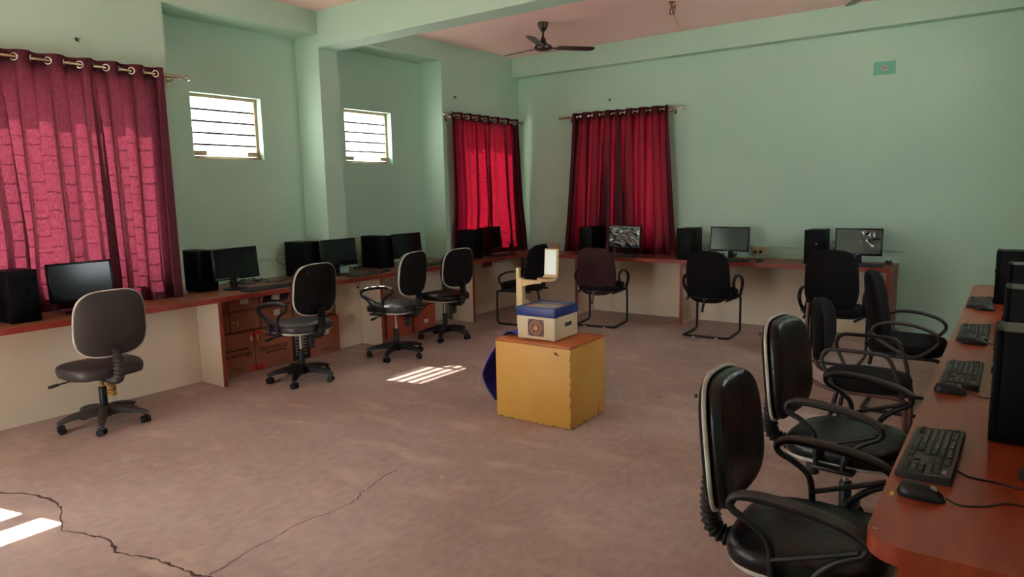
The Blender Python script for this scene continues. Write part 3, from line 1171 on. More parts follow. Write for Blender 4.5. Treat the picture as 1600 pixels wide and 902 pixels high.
visitor_chair('black chair with wide loop armrests at the far end of the right desk', (-.56, 5.42), 0.0, loop=1.15, back=(.385, .57, .665))
task_chair('black swivel chair with bellows back second nearest at the right desk', (-.53, 3.17), -0.08, zoff=.01, arms=(-1, 1), base_rot=.3, bx=-.30, back=(.445, .455, .735), vinyl='vinyl')
task_chair('nearest black swivel chair with creased back at the corner of the right desk', (-.455, 2.18), 0.02, zoff=.01, arms=(-1, 1), base_rot=.5, bx=-.285, back=(.445, .43, .738), vinyl='vinyl')

# the tube-framed chair between them
t = thing('tubular_chair', 'old chair with brown tubular frame and round seat at the right desk', 'chair', (-.62, 4.2, 0), 0.03)
for s in (-1, 1):
    q = MB()
    q.tube(smooth_path([(-.30, s * .10, .90), (-.30, s * .115, .70), (-.29, s * .13, .52), (-.25, s * .15, .465), (-.14, s * .17, .438), (.05, s * .18, .438), (.17, s * .18, .433), (.205, s * .18, .38), (.21, s * .18, .0)], 6), .0125, 10)
    q.build('side_frame', 'brown_tube', t)
    q = MB()
    q.tube(smooth_path([(-.12, s * .185, .438), (-.15, s * .19, .30), (-.17, s * .19, .15), (-.19, s * .195, 0)], 5), .012, 10)
    q.build('rear_leg', 'black_plastic', t)
    q = MB()
    q.tube(smooth_path([(-.13, s * .215, 0.455), (-.19, s * .225, 0.585), (-.195, s * .228, 0.635), (-.17, s * .23, 0.670), (-.11, s * .23, 0.677), (.05, s * .23, 0.675), (.11, s * .23, 0.665), (.14, s * .228, 0.625), (.17, s * .22, 0.535), (.19, s * .2, 0.445)], 5), .011, 10)
    q.build('arm_tube', 'dusty_plastic', t)
    q = MB()
    q.tube([(-.17, s * .192, .13), (.21, s * .18, .15)], .009, 8)
    q.build('stretcher', 'brown_tube', t)
q = MB()
q.tube([(.21, -.18, .20), (.21, .18, .20)], .009, 8)
q.build('stretcher', 'brown_tube', t)
q = MB()
q.pad(.44, .44, .06, e=2.5, mx=seat_matrix(.45), dome=.25)
q.build('seat', 'fabric_black', t)
q = MB()
q.pad(.40, .35, .06, e=2.6, mx=back_matrix(-.285, .74, 3), dome=.25, curve=.04)
q.build('backrest', 'fabric_black', t)

# ------------------------------------------------------------------ computers


def tower(label, loc, rz, depth=.33, dusty=False, led=False):
    """front faces local +X; origin = middle of the front at the foot"""
    t = thing('computer_tower', label, 'computer', loc, rz)
    w_, h_ = .18, .355
    q = MB()
    q.rng(-depth, -.02, -w_ / 2 + .002, w_ / 2 - .002, .004, h_ - .004, .004)
    q.build('case', 'navy_case', t)
    q = MB()
    q.rng(-depth + .002, -.022, -w_ / 2 + .004, w_ / 2 - .004, h_ - .0045, h_ - .0025)
    q.build('top_plate', 'case_dusty_top' if dusty else 'navy_case', t)
    q = MB()
    q.rng(-.025, 0, -w_ / 2, w_ / 2, 0.004, h_, .006)
    p = q.build('front_panel', 'navy_case', t)
    q = MB()
    q.rng(-.001, .002, -w_ / 2 + .012, w_ / 2 - .012, h_ - .07, h_ - .03, .001)
    q.build('drive_bay', 'navy_case', t)
    q = MB()
    q.rng(-.001, .0015, -w_ / 2 + .012, w_ / 2 - .012, h_ - .105, h_ - .08, .001)
    q.build('drive_bay', 'navy_case', t)
    q = MB()
    q.cyl((0, .03, h_ - .14), (.004, .03, h_ - .14), .011)
    q.build('power_button', 'key_pale' if led else 'bezel', t)
    q = MB()
    for i in range(5):
        q.rng(-.0005, .0015, -.05, .05, .04 + i * .016, .046 + i * .016)
    q.build('vent_slot', 'navy_case', t)
    q = MB()
    for x in (-depth + .03, -.05):
        for y in (-.07, .07):
            q.rng(x - .01, x + .01, y - .01, y + .01, 0, .006)
    q.build('foot', 'black_plastic', t)
    return t


def monitor(label, loc, rz, film=None, wd=.435, ht=.275, zb=.095, tilt=6):
    """screen faces local +X; origin on the desk under the stand"""
    t = thing('monitor', label, 'monitor', loc, rz)
    mx = Matrix.Translation(Vector((.02, 0, zb + ht / 2))) @ Matrix.Rotation(-math.radians(tilt), 4, 'Y')
    q = MB()
    q.box((-.018, 0, 0), (.03, wd, ht), .006, mx)
    q.box((-.04, 0, 0), (.03, wd * .6, ht * .6), .012, mx)
    q.build('housing', 'black_plastic', t)
    q = MB()
    b = .014
    for sgn in (-1, 1):
        q.box((0, sgn * (wd / 2 - b / 2), 0), (.008, b, ht), .002, mx)
    q.box((0, 0, ht / 2 - b / 2), (.008, wd, b), .002, mx)
    q.box((0, 0, -ht / 2 + b * .75), (.009, wd, b * 1.5), .002, mx)
    q.build('bezel', 'bezel', t)
    q = MB()
    q.box((-.002, 0, .004), (.004, wd - 2 * b + .002, ht - 2.5 * b + .006), 0, mx)
    q.build('screen', 'screen_glass', t)
    q = MB()
    q.box((-.04, 0, (zb + .08) / 2 + .005), (.028, .055, zb + .08), .006)
    q.build('stand_neck', 'black_plastic', t)
    q = MB()
    q.lathe([(.0, 0), (.105, 0), (.108, .006), (.1, .012), (.04, .018), (0, .02)], (-.02, 0, 0), n=28)
    q.build('stand_base', 'black_plastic', t)
    if film:
        # loose protective film: a creased clear sheet stuck over the screen
        rnd = random.Random(film)
        q = MB()
        W_, H_ = wd - 2 * b - .004, ht - 2.5 * b
        nu, nv = 70, 46
        ox = rnd.uniform(0, 50)
        rows = []
        for i in range(nv + 1):
            row = []
            for j in range(nu + 1):
                u, v = j / nu - .5, i / nv - .5
                wx = noise.noise(Vector((u * 2.5, v * 2.5 + ox, 7))) * 1.2
                nz = noise.noise(Vector((u * 4 + ox + wx, v * 2.6 - wx, 1.3)))
                d = .0025 + (.022 if film == 5 else .012 * max(0, min(1, 3 * (u + .05))) * max(0, min(1, 3 * (v + .25)))) * (1 - min(1, abs(nz) * (2.2 if film == 5 else 3.2))) ** 2 * (1 - (2 * u) ** 6) * (1 - (2 * v) ** 6)
                row.append(mx @ Vector((d, u * W_, v * H_ + .004)))
            rows.append(row)
        q.rings(rows, closed_u=False)
        q.build('protective_film', 'film_glass' if film == 5 else 'film_faint', t, sharp=180)
    q = MB()
    q.box((.0045, 0, -ht / 2 + b * .75), (.001, .03, .006), 0, mx)
    q.build('badge', 'key_pale', t)
    return t


m_ = bpy.data.materials.new('film_glass')
m_.use_nodes = True
nt = m_.node_tree
for nd in list(nt.nodes):
    nt.nodes.remove(nd)
o_ = nt.nodes.new('ShaderNodeOutputMaterial')
tr_ = nt.nodes.new('ShaderNodeBsdfTransparent')
gl_ = nt.nodes.new('ShaderNodeBsdfGlossy')
gl_.inputs['Roughness'].default_value = .1
mx_ = nt.nodes.new('ShaderNodeMixShader')
mx_.inputs['Fac'].default_value = .3
nt.links.new(tr_.outputs[0], mx_.inputs[1])
nt.links.new(gl_.outputs[0], mx_.inputs[2])
nt.links.new(mx_.outputs[0], o_.inputs['Surface'])
MATS['film_glass'] = m_
m_ = m_.copy()
m_.node_tree.nodes['Mix Shader'].inputs['Fac'].default_value = .14
MATS['film_faint'] = m_

KEYROWS = ['`1234567890-=', 'QWERTYUIOP[]', "ASDFGHJKL;'", 'ZXCVBNM,./']
_kb = {}


def keyboard(label, loc, rz, keys_single=False):
    """long side along local Y, typist at local +X ... keys face up; origin at the middle of the foot"""
    t = thing('keyboard', label, 'keyboard', loc, rz)
    L_, W_ = .44, .135
    if 'body' not in _kb:
        q = MB()
        rings = []
        prof = [(W_ / 2, .004), (W_ / 2, .012), (W_ / 2 - .006, .016), (-W_ / 2 + .03, .022), (-W_ / 2 + .002, .024), (-W_ / 2, .018), (-W_ / 2, 0.0), (W_ / 2 - .02, 0)]
        for y in (-L_ / 2, -L_ / 2 + .004, L_ / 2 - .004, L_ / 2):
            k = .94 if abs(y) == L_ / 2 else 1
            rings.append([Vector((x * k, y, z * k)) for x, z in prof])
        q.rings(rings)
        o = q.build('body', 'key_black', t)
        _kb['body'] = o.data
        q = MB()
        q.box((0, 0, 0), (.0155, .0155, .007), .002, seg=1)
        o2 = q.build('key', 'key_black', t)
        _kb['key'] = o2.data
        bpy.data.objects.remove(o2)
        pos = []
        p = .0185
        y0 = -.205
        for r_ in range(6):
            x = -.047 + r_ * .0185
            if r_ == 0:
                cols = [0, 2, 3, 4, 5, 6.5, 7.5, 8.5, 9.5, 11, 12, 13, 14]
            elif r_ == 5:
                cols = [0, 1.2, 2.4, 11, 12.1, 13.2, 14.2]
            else:
                cols = [c + (0, 0.0, .4, .6, .9)[r_] for c in range(0, (14, 15, 14, 14, 12)[r_])]
            for c in cols:
                pos.append((x, y0 + c * p))
            for c in (15.6, 16.6, 17.6) if r_ in (0, 1, 2) else ((16.6,) if r_ == 4 else ((15.6, 16.6, 17.6) if r_ == 5 else ())):
                pos.append((x, y0 + c * p))
            if r_ > 0:
                for c in (18.9, 19.9, 20.9, 21.9):
                    pos.append((x, y0 + c * p))
        _kb['pos'] = [(x, y) for x, y in pos if y < .213]
        q = MB()
        q.box((0, 0, 0), (.0155, .105, .007), .002, seg=1)
        o3 = q.build('key', 'key_black', t)
        _kb['space'] = o3.data
        bpy.data.objects.remove(o3)
        q = MB()
        rows = [(-.0285 + .0, KEYROWS[0], 0.0), (-.010, KEYROWS[1], .4), (.0085, KEYROWS[2], .6), (.027, KEYROWS[3], .9)]
        for x, s_, off in rows:
            for i, ch_ in enumerate(s_):
                y = y0 + (i + (1 if s_ is not KEYROWS[0] else 0) + off) * p
                z = kz(x) + .0038
                tm = Matrix(((0, -1, 0, x), (1, 0, 0, y), (0, 0, 1, z), (0, 0, 0, 1)))
                add_text(q, ch_, .0115, tm)
        for i in range(12):
            y = y0 + [2, 3, 4, 5, 6.5, 7.5, 8.5, 9.5, 11, 12, 13, 14][i] * p
            tm = Matrix(((0, -1, 0, -.047), (1, 0, 0, y), (0, 0, 1, kz(-.047) + .0038), (0, 0, 0, 1)))
            add_text(q, 'F%d' % (i + 1), .0075, tm)
        for r_, row in enumerate(('789', '456', '123')):
            for i, ch_ in enumerate(row):
                x = -.010 + r_ * .0185
                tm = Matrix(((0, -1, 0, x), (1, 0, 0, y0 + (18.9 + i) * p), (0, 0, 1, kz(x) + .0038), (0, 0, 0, 1)))
                add_text(q, ch_, .0115, tm)
        o4 = q.build('key_legends', 'legend_white', t)
        _kb['legend'] = o4.data
        bpy.data.objects.remove(o4)
        q = MB()
        for x, y in _kb['pos']:
            q.box((x, y, kz(x)), (.0155, .0155, .007))
        q.box((.0455, -.05, kz(.0455)), (.0155, .105, .007))
        o5 = q.build('keys', 'key_black', t)
        _kb['all'] = o5.data
        bpy.data.objects.remove(o5)
        _kb['body_obj'] = True
    else:
        o = bpy.data.objects.new('body', _kb['body'])
        COL.objects.link(o)
        o.parent = t
    if keys_single:
        for x, y in _kb['pos']:
            o = bpy.data.objects.new('key', _kb['key'])
            COL.objects.link(o)
            o.parent = t
            o.location = (x, y, kz(x))
        o = bpy.data.objects.new('space_bar', _kb['space'])
        COL.objects.link(o)
        o.parent = t
        o.location = (.0455, -.05, kz(.0455))
    else:
        o = bpy.data.objects.new('keys', _kb['all'])
        COL.objects.link(o)
        o.parent = t
        o['kind'] = 'stuff'
    o = bpy.data.objects.new('key_legends', _kb['legend'])
    COL.objects.link(o)
    o.parent = t
    o['kind'] = 'stuff'
    q = MB()
    q.rng(-.0525, -.0415, .168, .196, .0225, .0238)
    q.build('status_plate', 'key_pale', t)
    return t


def kz(x):
    return .0235 - (x + .0475) * .055


def mouse(label, loc, rz, cable=None):
    """nose points to local +X"""
    t = thing('computer_mouse', label, 'mouse', loc, rz)
    q = MB()
    rings = []
    L_ = .112
    for i in range(13):
        f_ = i / 12
        x = -L_ / 2 + L_ * f_
        hw = .031 * (1 - abs(2 * f_ - 1) ** 3.2) ** .5 * (1 - .12 * f_) + .0015
        hh = .037 * (1 - abs(2 * (f_ ** .8) - 1) ** 2.6) ** .5 * (1 - .35 * f_) + .004
        ring = []
        for k in range(16):
            a = 2 * PI * k / 16
            zz = max(math.sin(a), -.25)
            ring.append((x, hw * math.copysign(abs(math.cos(a)) ** .8, math.cos(a)), hh * (zz + .25) / 1.25))
        rings.append(ring)
    q.rings(rings)
    q.build('shell', 'black_plastic', t)
    q = MB()
    q.tube([(.028, -.003, .028), (.028, .003, .028)], .009, 12)
    q.build('scroll_wheel', 'key_pale', t)
    if cable:
        q = MB()
        inv = Matrix.Translation(Vector(loc)) @ Matrix.Rotation(rz, 4, 'Z')
        inv = inv.inverted()
        q.tube([inv @ p for p in smooth_path([Vector(p) for p in cable], 6)], .0022, 6)
        q.build('cable', 'cable', t)
    return t


D = DT
# left counter: towers face +X (front at local +X)
tower('black computer tower at the left edge of the picture under the large curtain', (-5.34, 1.80, D), 0, depth=.24)
monitor('dusty black monitor before the large near curtain', (-5.455, 2.20, D), .02)
tower('black computer tower beside the right edge of the large near curtain', (-5.66, 3.30, D), 0)
monitor('black monitor on the counter above the stacked cartons', (-5.56, 3.50, D), .03)
tower('black computer tower in front of the pillar with small ports on its side', (-5.66, 4.42, D), 0)
monitor('black monitor just right of the pillar tower', (-5.56, 4.665, D), .02)
tower('black computer tower below the second small window', (-5.60, 5.385, D), 0)
monitor('black monitor below the second small window partly behind its tower', (-5.56, 5.64, D), 0.0)
tower('black computer tower under the corner curtain', (-5.34, 6.66, D), -.02, depth=.24)
monitor('dark monitor under the corner curtain half wrapped by its cloth', (-5.45, 7.03, D), 0)
# far counter: towers face -Y
tower('black computer tower left of the far curtain monitor', (-4.345, 7.55, D), -PI / 2)
monitor('monitor with crinkled shiny film in front of the far curtain', (-3.88, 7.72, D), -PI / 2 - .02, film=5)
tower('black computer tower at the right edge of the far curtain', (-3.045, 7.53, D), -PI / 2)
monitor('monitor with plain brownish screen in the middle of the far counter', (-2.585, 7.72, D), -PI / 2)
tower('black computer tower second from the right end of the far counter', (-1.665, 7.54, D), -PI / 2)
monitor('rightmost monitor on the far counter with bubbled shiny film', (-1.275, 7.72, D), -PI / 2 + .02, film=11)
# right desk: towers face -X
tower('nearest black computer tower on the right desk with dusty top', (-.03, 2.63, D), PI, dusty=True, depth=.36)
tower('second nearest dusty topped computer tower on the right desk', (-.02, 3.68, D), PI, dusty=True, depth=.36)
tower('third computer tower from the front on the right desk', (-.02, 4.74, D), PI, dusty=True, depth=.36)
tower('farthest black computer tower on the right desk', (-.09, 5.63, D), PI, depth=.36)
monitor('monitor at the right picture edge with only its round base showing', (.135, 2.28, D), PI)

# keyboards: row of function keys is local -X, typist sits at local +X
keyboard('nearest black keyboard with white letters on the right desk', (-.158, 2.315, D), PI - .02, True)
keyboard('second black keyboard from the front on the right desk', (-.143, 3.375, D), PI, True)
keyboard('third black keyboard from the front on the right desk', (-.145, 4.36, D), PI, True)
keyboard('farthest black keyboard on the right desk', (-.16, 5.50, D), PI)
keyboard('black keyboard on the counter above the stacked cartons', (-5.33, 3.64, D), 0.02)
keyboard('black keyboard behind the swivel chair right of the cartons', (-5.32, 4.80, D), 0.0)
keyboard('black keyboard below the second small window', (-5.33, 5.86, D), 0.0)
keyboard('black keyboard lying on the counter below the corner curtain', (-5.287, 7.08, D), 0.0)
keyboard('black keyboard before the film covered monitor at the far curtain', (-3.88, 7.553, D), -PI / 2)
keyboard('black keyboard in the middle of the far counter', (-2.55, 7.553, D), -PI / 2)
keyboard('black keyboard at the right end of the far counter', (-1.25, 7.553, D), -PI / 2)
z = D + .003
mouse('black mouse with its cable before the nearest right keyboard', (-.155, 1.985, D), -.12, [(-.10, 1.978, D + .012), (-.07, 1.976, z), (-.02, 2.0, z), (.03, 2.05, z), (.09, 2.04, z), (.14, 2.0, z), (.2, 2.02, z), (.3, 2.1, z)])
mouse('black mouse before the second right keyboard', (-.165, 3.085, D), -.1, [(-.11, 3.08, D + .012), (-.06, 3.06, z), (0, 3.08, z), (.1, 3.1, z), (.2, 3.2, z)])
mouse('black mouse before the third right keyboard', (-.13, 4.10, D), -.05, [(-.075, 4.1, D + .012), (-.03, 4.1, z), (.05, 4.15, z), (.2, 4.2, z)])
mouse('farthest black mouse on the right desk', (-.125, 5.24, D), 0, [(-.07, 5.24, D + .012), (0, 5.25, z), (.1, 5.3, z)])
mouse('mouse with a pale highlight beside the keyboard above the cartons', (-5.35, 3.93, D), PI, [(-5.41, 3.93, D + .012), (-5.5, 3.96, z), (-5.6, 4.0, z), (-5.8, 3.9, z)])
mouse('mouse at the right end of the pillar keyboard', (-5.34, 5.09, D), PI, [(-5.40, 5.09, D + .012), (-5.5, 5.1, z), (-5.7, 5.05, z)])
mouse('dark mouse at the corner below the red corner curtain', (-5.36, 7.38, D), PI, [(-5.42, 7.38, D + .012), (-5.5, 7.36, z), (-5.55, 7.3, z)])
mouse('small black mouse on the far counter below the wall socket', (-2.22, 7.62, D), PI / 2, [(-2.22, 7.68, D + .012), (-2.24, 7.75, z), (-2.4, 7.8, z), (-2.5, 7.85, z)])
q = MB()
q.tube(smooth_path([(-.09, 2.20, D + .01), (-.06, 2.19, z), (0, 2.185, z), (.06, 2.17, z), (.13, 2.165, z), (.2, 2.15, z), (.32, 2.2, z)], 6), .0024, 6)
tag(q.build('cable', 'cable'), 'thin black keyboard cable trailing right from the nearest right keyboard', 'cable')


def tangle(label, cx, cy, sx, sy, seed, n=5, along='y'):
    rnd = random.Random(seed)
    t = thing('cable_tangle', label, 'cables', (cx, cy, D))
    for k in range(n):
        q = MB()
        pts = []
        x, y = rnd.uniform(-sx, sx), rnd.uniform(-sy, sy)
        for i in range(6):
            pts.append((max(-sx, min(sx, x)), max(-sy, min(sy, y)), .006 + .05 * abs(math.sin(i * 1.3 + k)) * (1 if 0 < i < 5 else 0)))
            x += rnd.uniform(-sx, sx)
            y += rnd.uniform(-sy, sy)
        q.tube(smooth_path(pts, 6), .003, 6)
        q.build('wire', 'cable', t)


tangle('tangle of black cables behind the monitor above the cartons', -5.72, 3.75, .1, .16, 1, 6)
tangle('black cables on the counter between the pillar monitor and the next tower', -5.72, 4.93, .06, .1, 2, 4)
tangle('black cables behind the middle far monitor', -2.75, 7.93, .16, .05, 3, 5)
tangle('black cables behind the rightmost far monitor', -1.40, 7.93, .12, .05, 4, 5)
tangle('black cables on the far counter just right of the rightmost monitor', -1.0, 7.7, .04, .06, 6, 4)
for lab, pts in (
    ('thin black cable running along the counter towards the pillar', [(-5.72, 3.9, z), (-5.68, 4.05, z), (-5.74, 4.15, z), (-5.72, 4.28, z), (-5.8, 4.36, z)]),
    ('white cable hanging with a small plug beside the large curtain', None),
    ('black cable looped behind the tower in front of the pillar', [(-5.9, 4.31, .95), (-5.95, 4.24, .98), (-5.97, 4.22, .92), (-5.95, 4.28, .88), (-5.9, 4.32, .86)]),
):
    if pts is None:
        t = thing('plug_cable', lab, 'cable', (FX + .012, 3.05, .86))
        q = MB()
        q.tube(smooth_path([(0, 0, 1.2), (.0, .0, .6), (.002, .004, .1), (0, 0, .03), (.004, .02, -.04), (.01, .05, -.11)], 5), .007, 8)
        q.build('lead', 'white_trim', t)
        q = MB()
        q.box((.008, 0, .03), (.03, .035, .035), .006)
        q.build('plug', 'white_trim', t)
        continue
    q = MB()
    q.tube(smooth_path(pts, 6), .003, 6)
    tag(q.build('cable', 'cable'), lab, 'cable')
q = MB()
q.tube(smooth_path([(-2.88, 7.9, .93), (-2.86, 7.93, 1.0), (-2.8, 7.95, .98), (-2.78, 7.95, .88), (-2.74, 7.93, .82), (-2.7, 7.9, .757)], 6), .004, 6)
tag(q.build('cable', 'cable'), 'black cables arching on the wall behind the tower right of the far curtain', 'cable')
q = MB()
q.tube(smooth_path([(-1.56, 7.9, .95), (-1.5, 7.94, .99), (-1.46, 7.94, .92), (-1.46, 7.93, .82), (-1.44, 7.9, .757)], 6), .004, 6)
tag(q.build('cable', 'cable'), 'black cable arching between the last far tower and its monitor', 'cable')

# ------------------------------------------------------------------ cartons under the left counter


def carton(label, x1, y0, y1, z0, h, depth=.34, m='carton', kind=None, rz=0.0):
    t = thing('cardboard_carton', label, 'box', (x1, (y0 + y1) / 2, z0), rz)
    w_ = y1 - y0 - .008
    q = MB()
    q.rng(-depth, 0, -w_ / 2, w_ / 2, 0, h - .006, .004)
    q.build('body', m, t)
    q = MB()
    for s in (-1, 1):
        q.box((-depth / 2 + s * depth / 4, 0, h - .004), (depth / 2 - .003, w_ - .002, .004), .001)
    q.build('flap', m, t)
    tmf = Matrix(((0, 0, 1, .0012), (1, 0, 0, 0), (0, 1, 0, h / 2), (0, 0, 0, 1)))
    if kind in ('led_a', 'led_b', 'led_c'):
        q = MB()
        if kind == 'led_a':
            add_text(q, '-E15HO LED', .05, tmf @ Matrix.Translation((.02, -.015, 0)), .0012)
        elif kind == 'led_b':
            add_text(q, '-E15HO LED', .056, tmf @ Matrix.Translation((-.0, -.0, 0)) @ Matrix.Rotation(PI, 4, 'Z'), .0012)
        else:
            add_text(q, 'LED', .05, tmf @ Matrix.Translation((.05, .06, 0)), .0012)
        q.build('print', 'print_dark', t)
        q = MB()
        rnd = random.Random(h * 1000 + y0)
        zz = {'led_a': h / 2 + .03, 'led_b': h / 2 - .045, 'led_c': h / 2 + .105}[kind]
        y = -.09
        while y < .1:
            l = rnd.uniform(.012, .03)
            q.rng(0, .0012, y, y + l, zz, zz + .012)
            y += l + .006
        for k in range(2):
            q.rng(0, .0012, -.07, .08, .04 + k * .018 if kind != 'led_b' else h - .05 - k * .018, .044 + k * .018 if kind != 'led_b' else h - .046 - k * .018)
        q.build('print_lines', 'print_dark', t)
    if kind == 'stripes':
        q = MB()
        for i in range(11):
            y = -w_ / 2 + .02 + i * (w_ - .06) / 11
            q.prism([(0, y, .03), (0, y + .02, .03), (0, y + .06, h - .03), (0, y + .035, h - .02)], (.0012, 0, 0))
        q.build('print', 'print_dark', t)
    if kind == 'white_text':
        q = MB()
        rnd = random.Random(9)
        for k in (-1, 1):
            zc = .05
            while zc < h - .05:
                hh = rnd.uniform(.014, .024)
                y0_ = k * .042
                q.rng(0, .0012, y0_ - .020, y0_ + .020, zc, zc + .006)
                q.rng(0, .0012, y0_ - .020, y0_ - .012, zc, zc + hh)
                if rnd.random() < .6:
                    q.rng(0, .0012, y0_ + .012, y0_ + .020, zc, zc + hh * .8)
                zc += hh + .012
        o = q.build('print', 'print_white', t)
        o['kind'] = 'stuff'
    return t


def stickon(t, name, m, pts, x=.0006):
    q = MB()
    q.prism([(x, y, z_) for y, z_ in pts], (.0016, 0, 0))
    return q.build(name, m, t)


c = carton('large brown carton lettered LED at the bottom left under the counter', -5.475, 3.20, 3.578, 0, .375, kind='led_a')
stickon(c, 'tape', 'tape_red', [(.13, .31), (.183, .315), (.183, .373), (.13, .365)])
stickon(c, 'tape', 'tape_red', [(.14, .004), (.183, .004), (.183, .06), (.14, .05)])
stickon(c, 'label', 'sticker', [(.150, .285), (.168, .285), (.168, .33), (.150, .33)], .0024)
c = carton('large brown carton with upside-down lettering in the middle of the bottom row', -5.475, 3.582, 3.985, 0, .372, kind='led_b')
stickon(c, 'tape', 'tape_red', [(-.196, .31), (-.14, .315), (-.14, .366), (-.196, .366)])
stickon(c, 'tape', 'tape_red', [(-.196, .004), (-.12, .004), (-.13, .065), (-.196, .06)])
stickon(c, 'label', 'sticker', [(-.178, .285), (-.165, .285), (-.165, .33), (-.178, .33)], .0024)
carton('narrow dark carton with white lettering behind the swivel chair column', -5.485, 3.99, 4.175, 0, .368, m='carton_dark', kind='white_text')
c = carton('brown carton lettered LED with a white sticker at the right of the bottom row', -5.475, 4.18, 4.55, 0, .37, kind='led_c')
stickon(c, 'label', 'sticker', [(-.02, .19), (.05, .20), (.048, .27), (-.022, .25)])
stickon(c, 'tape', 'tape_red', [(.12, .335), (.179, .34), (.179, .366), (.12, .36)])
c = carton('narrow carton at the left end of the middle row next to the side panel', -5.50, 3.15, 3.368, .377, .178)
stickon(c, 'label', 'print_white', [(.02, .06), (.06, .062), (.06, .066), (.02, .064)])
c = carton('plain brown carton in the middle row with a torn white scratch', -5.50, 3.372, 3.672, .377, .182)
stickon(c, 'tear', 'print_white', [(-.08, .05), (-.07, .05), (-.072, .10), (-.082, .10)])
stickon(c, 'tear', 'print_white', [(-.13, .085), (-.11, .088), (-.11, .096), (-.13, .093)])
c = carton('brown carton with a small sticker in the middle row behind the armrest', -5.50, 3.677, 4.02, .377, .178)
stickon(c, 'label', 'sticker', [(-.03, .09), (.03, .09), (.03, .15), (-.03, .14)])
carton('brown carton in the middle row hidden behind the swivel chair back', -5.50, 4.025, 4.53, .377, .17)
carton('small carton at the left end of the top row next to the side panel', -5.51, 3.15, 3.366, .562, .14)
c = carton('brown carton in the top row with a crooked white label', -5.51, 3.37, 3.675, .562, .14)
stickon(c, 'label', 'sticker', [(-.04, .06), (.04, .05), (.055, .105), (-.03, .125)])
c = carton('brown carton with dark stripes and a white label in the top row', -5.51, 3.68, 4.02, .562, .138, kind='stripes')
stickon(c, 'label', 'sticker', [(-.05, .06), (.04, .045), (.05, .115), (-.02, .125)], .0024)
carton('brown carton at the right end of the top row', -5.51, 4.025, 4.53, .562, .135)
c = carton('orange red carton standing on the floor before the middle cream panel', -5.43, 5.16, 5.555, 0, .335, depth=.27, m='carton_red')
stickon(c, 'label', 'sticker', [(.03, .24), (.07, .245), (.07, .27), (.03, .265)])
c = carton('orange red carton with small white print at the right behind the swivel chairs', -5.42, 5.562, 5.93, 0, .30, depth=.27, m='carton_red')
stickon(c, 'label', 'sticker', [(-.02, .09), (.05, .09), (.05, .13), (-.02, .13)])
stickon(c, 'tape', 'print_dark', [(-.18, .285), (-.02, .285), (.01, .26), (.02, .292), (-.18, .294)])

# ------------------------------------------------------------------ yellow box with overhead projector and cloth
t = thing('wooden_box', 'large yellow painted wooden box with a chipped lower edge in the middle of the floor', 'box', (-2.575, 3.98, 0), .01)
hx, hy, hz, th = .30, .235, .553, .018
for nm, args in (('front_panel', (-hx, hx, -hy, -hy + th, 0, hz - th)), ('back_panel', (-hx, hx, hy - th, hy, 0, hz - th)), ('side_panel', (hx - th, hx, -hy + th, hy - th, 0, hz - th)), ('side_panel', (-hx, -hx + th, -hy + th, hy - th, 0, hz - th))):
    q = MB()
    q.rng(*args, .0015)
    q.build(nm, 'yellow_paint', t)
q = MB()
q.rng(-hx, hx, -hy, hy, hz - th, hz, .002)
q.build('top_panel', 'orange_wood', t)
rnd = random.Random(11)
q = MB()
x = -hx + .01
while x < hx - .02:
    l = rnd.uniform(.01, .09)
    hgt = rnd.uniform(.002, .010)
    q.prism([(x, -hy - .0006, .001), (x + l, -hy - .0006, .001), (x + l * .8, -hy - .0006, hgt), (x + l * .3, -hy - .0006, hgt * .8)], (0, .0012, 0))
    x += l + rnd.uniform(0, .05)
y = -hy
while y < hy - .05:
    l = rnd.uniform(.02, .08)
    hgt = rnd.uniform(.003, .012)
    q.prism([(hx + .0006, y, .001), (hx + .0006, y + l, .001), (hx + .0006, y + l * .7, hgt)], (-.0012, 0, 0))
    y += l + rnd.uniform(0, .04)
z0 = 0.01
while z0 < hz - .05:
    l = rnd.uniform(.01, .05)
    q.prism([(hx - .006, -hy - .0006, z0), (hx - .0005, -hy - .0006, z0 - .002), (hx - .0005, -hy - .0006, z0 + l), (hx - .004, -hy - .0006, z0 + l * .7)], (0, .0012, 0))
    z0 += l + rnd.uniform(.0, .07)
for (x, zz, s) in ((.19, .50, .016), (.205, .49, .01), (-.09, .29, .006), (.0, .2, .004)):
    q.prism([(x + s * math.cos(k) * rnd.uniform(.6, 1.2), -hy - .0006, zz + s * .7 * math.sin(k) * rnd.uniform(.6, 1.2)) for k in (0, 1, 2, 3, 4, 5)], (0, .0012, 0))
q.prism([(hx + .0006, .135, .0), (hx + .0006, .145, .0), (hx + .0006, .14, .11)], (-.0012, 0, 0))
o = q.build('paint_chips', 'bare_wood', t)
o['kind'] = 'stuff'

T0 = .554
t = thing('overhead_projector', 'cream overhead projector with blue top and arm standing on the yellow box', 'projector', (-2.585, 3.967, T0), .03)
q = MB()
q.rng(-.148, .148, -.155, .158, .008, .165, .003)
for x in (-.12, .12):
    for y in (-.13, .13):
        q.rng(x - .012, x + .012, y - .012, y + .012, 0, .01)
q.build('body', 'ohp_cream', t)
q = MB()
for a in ((-.152, .152, -.159, -.135, .163, .225), (-.152, .152, .138, .162, .163, .225), (-.152, -.128, -.135, .138, .163, .225), (.128, .152, -.135, .138, .163, .225)):
    q.rng(*a, .002)
q.build('top_frame', 'ohp_blue', t)
q = MB()
q.rng(-.128, .128, -.135, .138, .205, .221, .001)
q.build('glass_stage', 'ohp_glass', t)
q = MB()
q.rng(-.148, -.06, -.156, -.14, .223, .2275)
q.build('stage_latch', 'hook_dark', t)
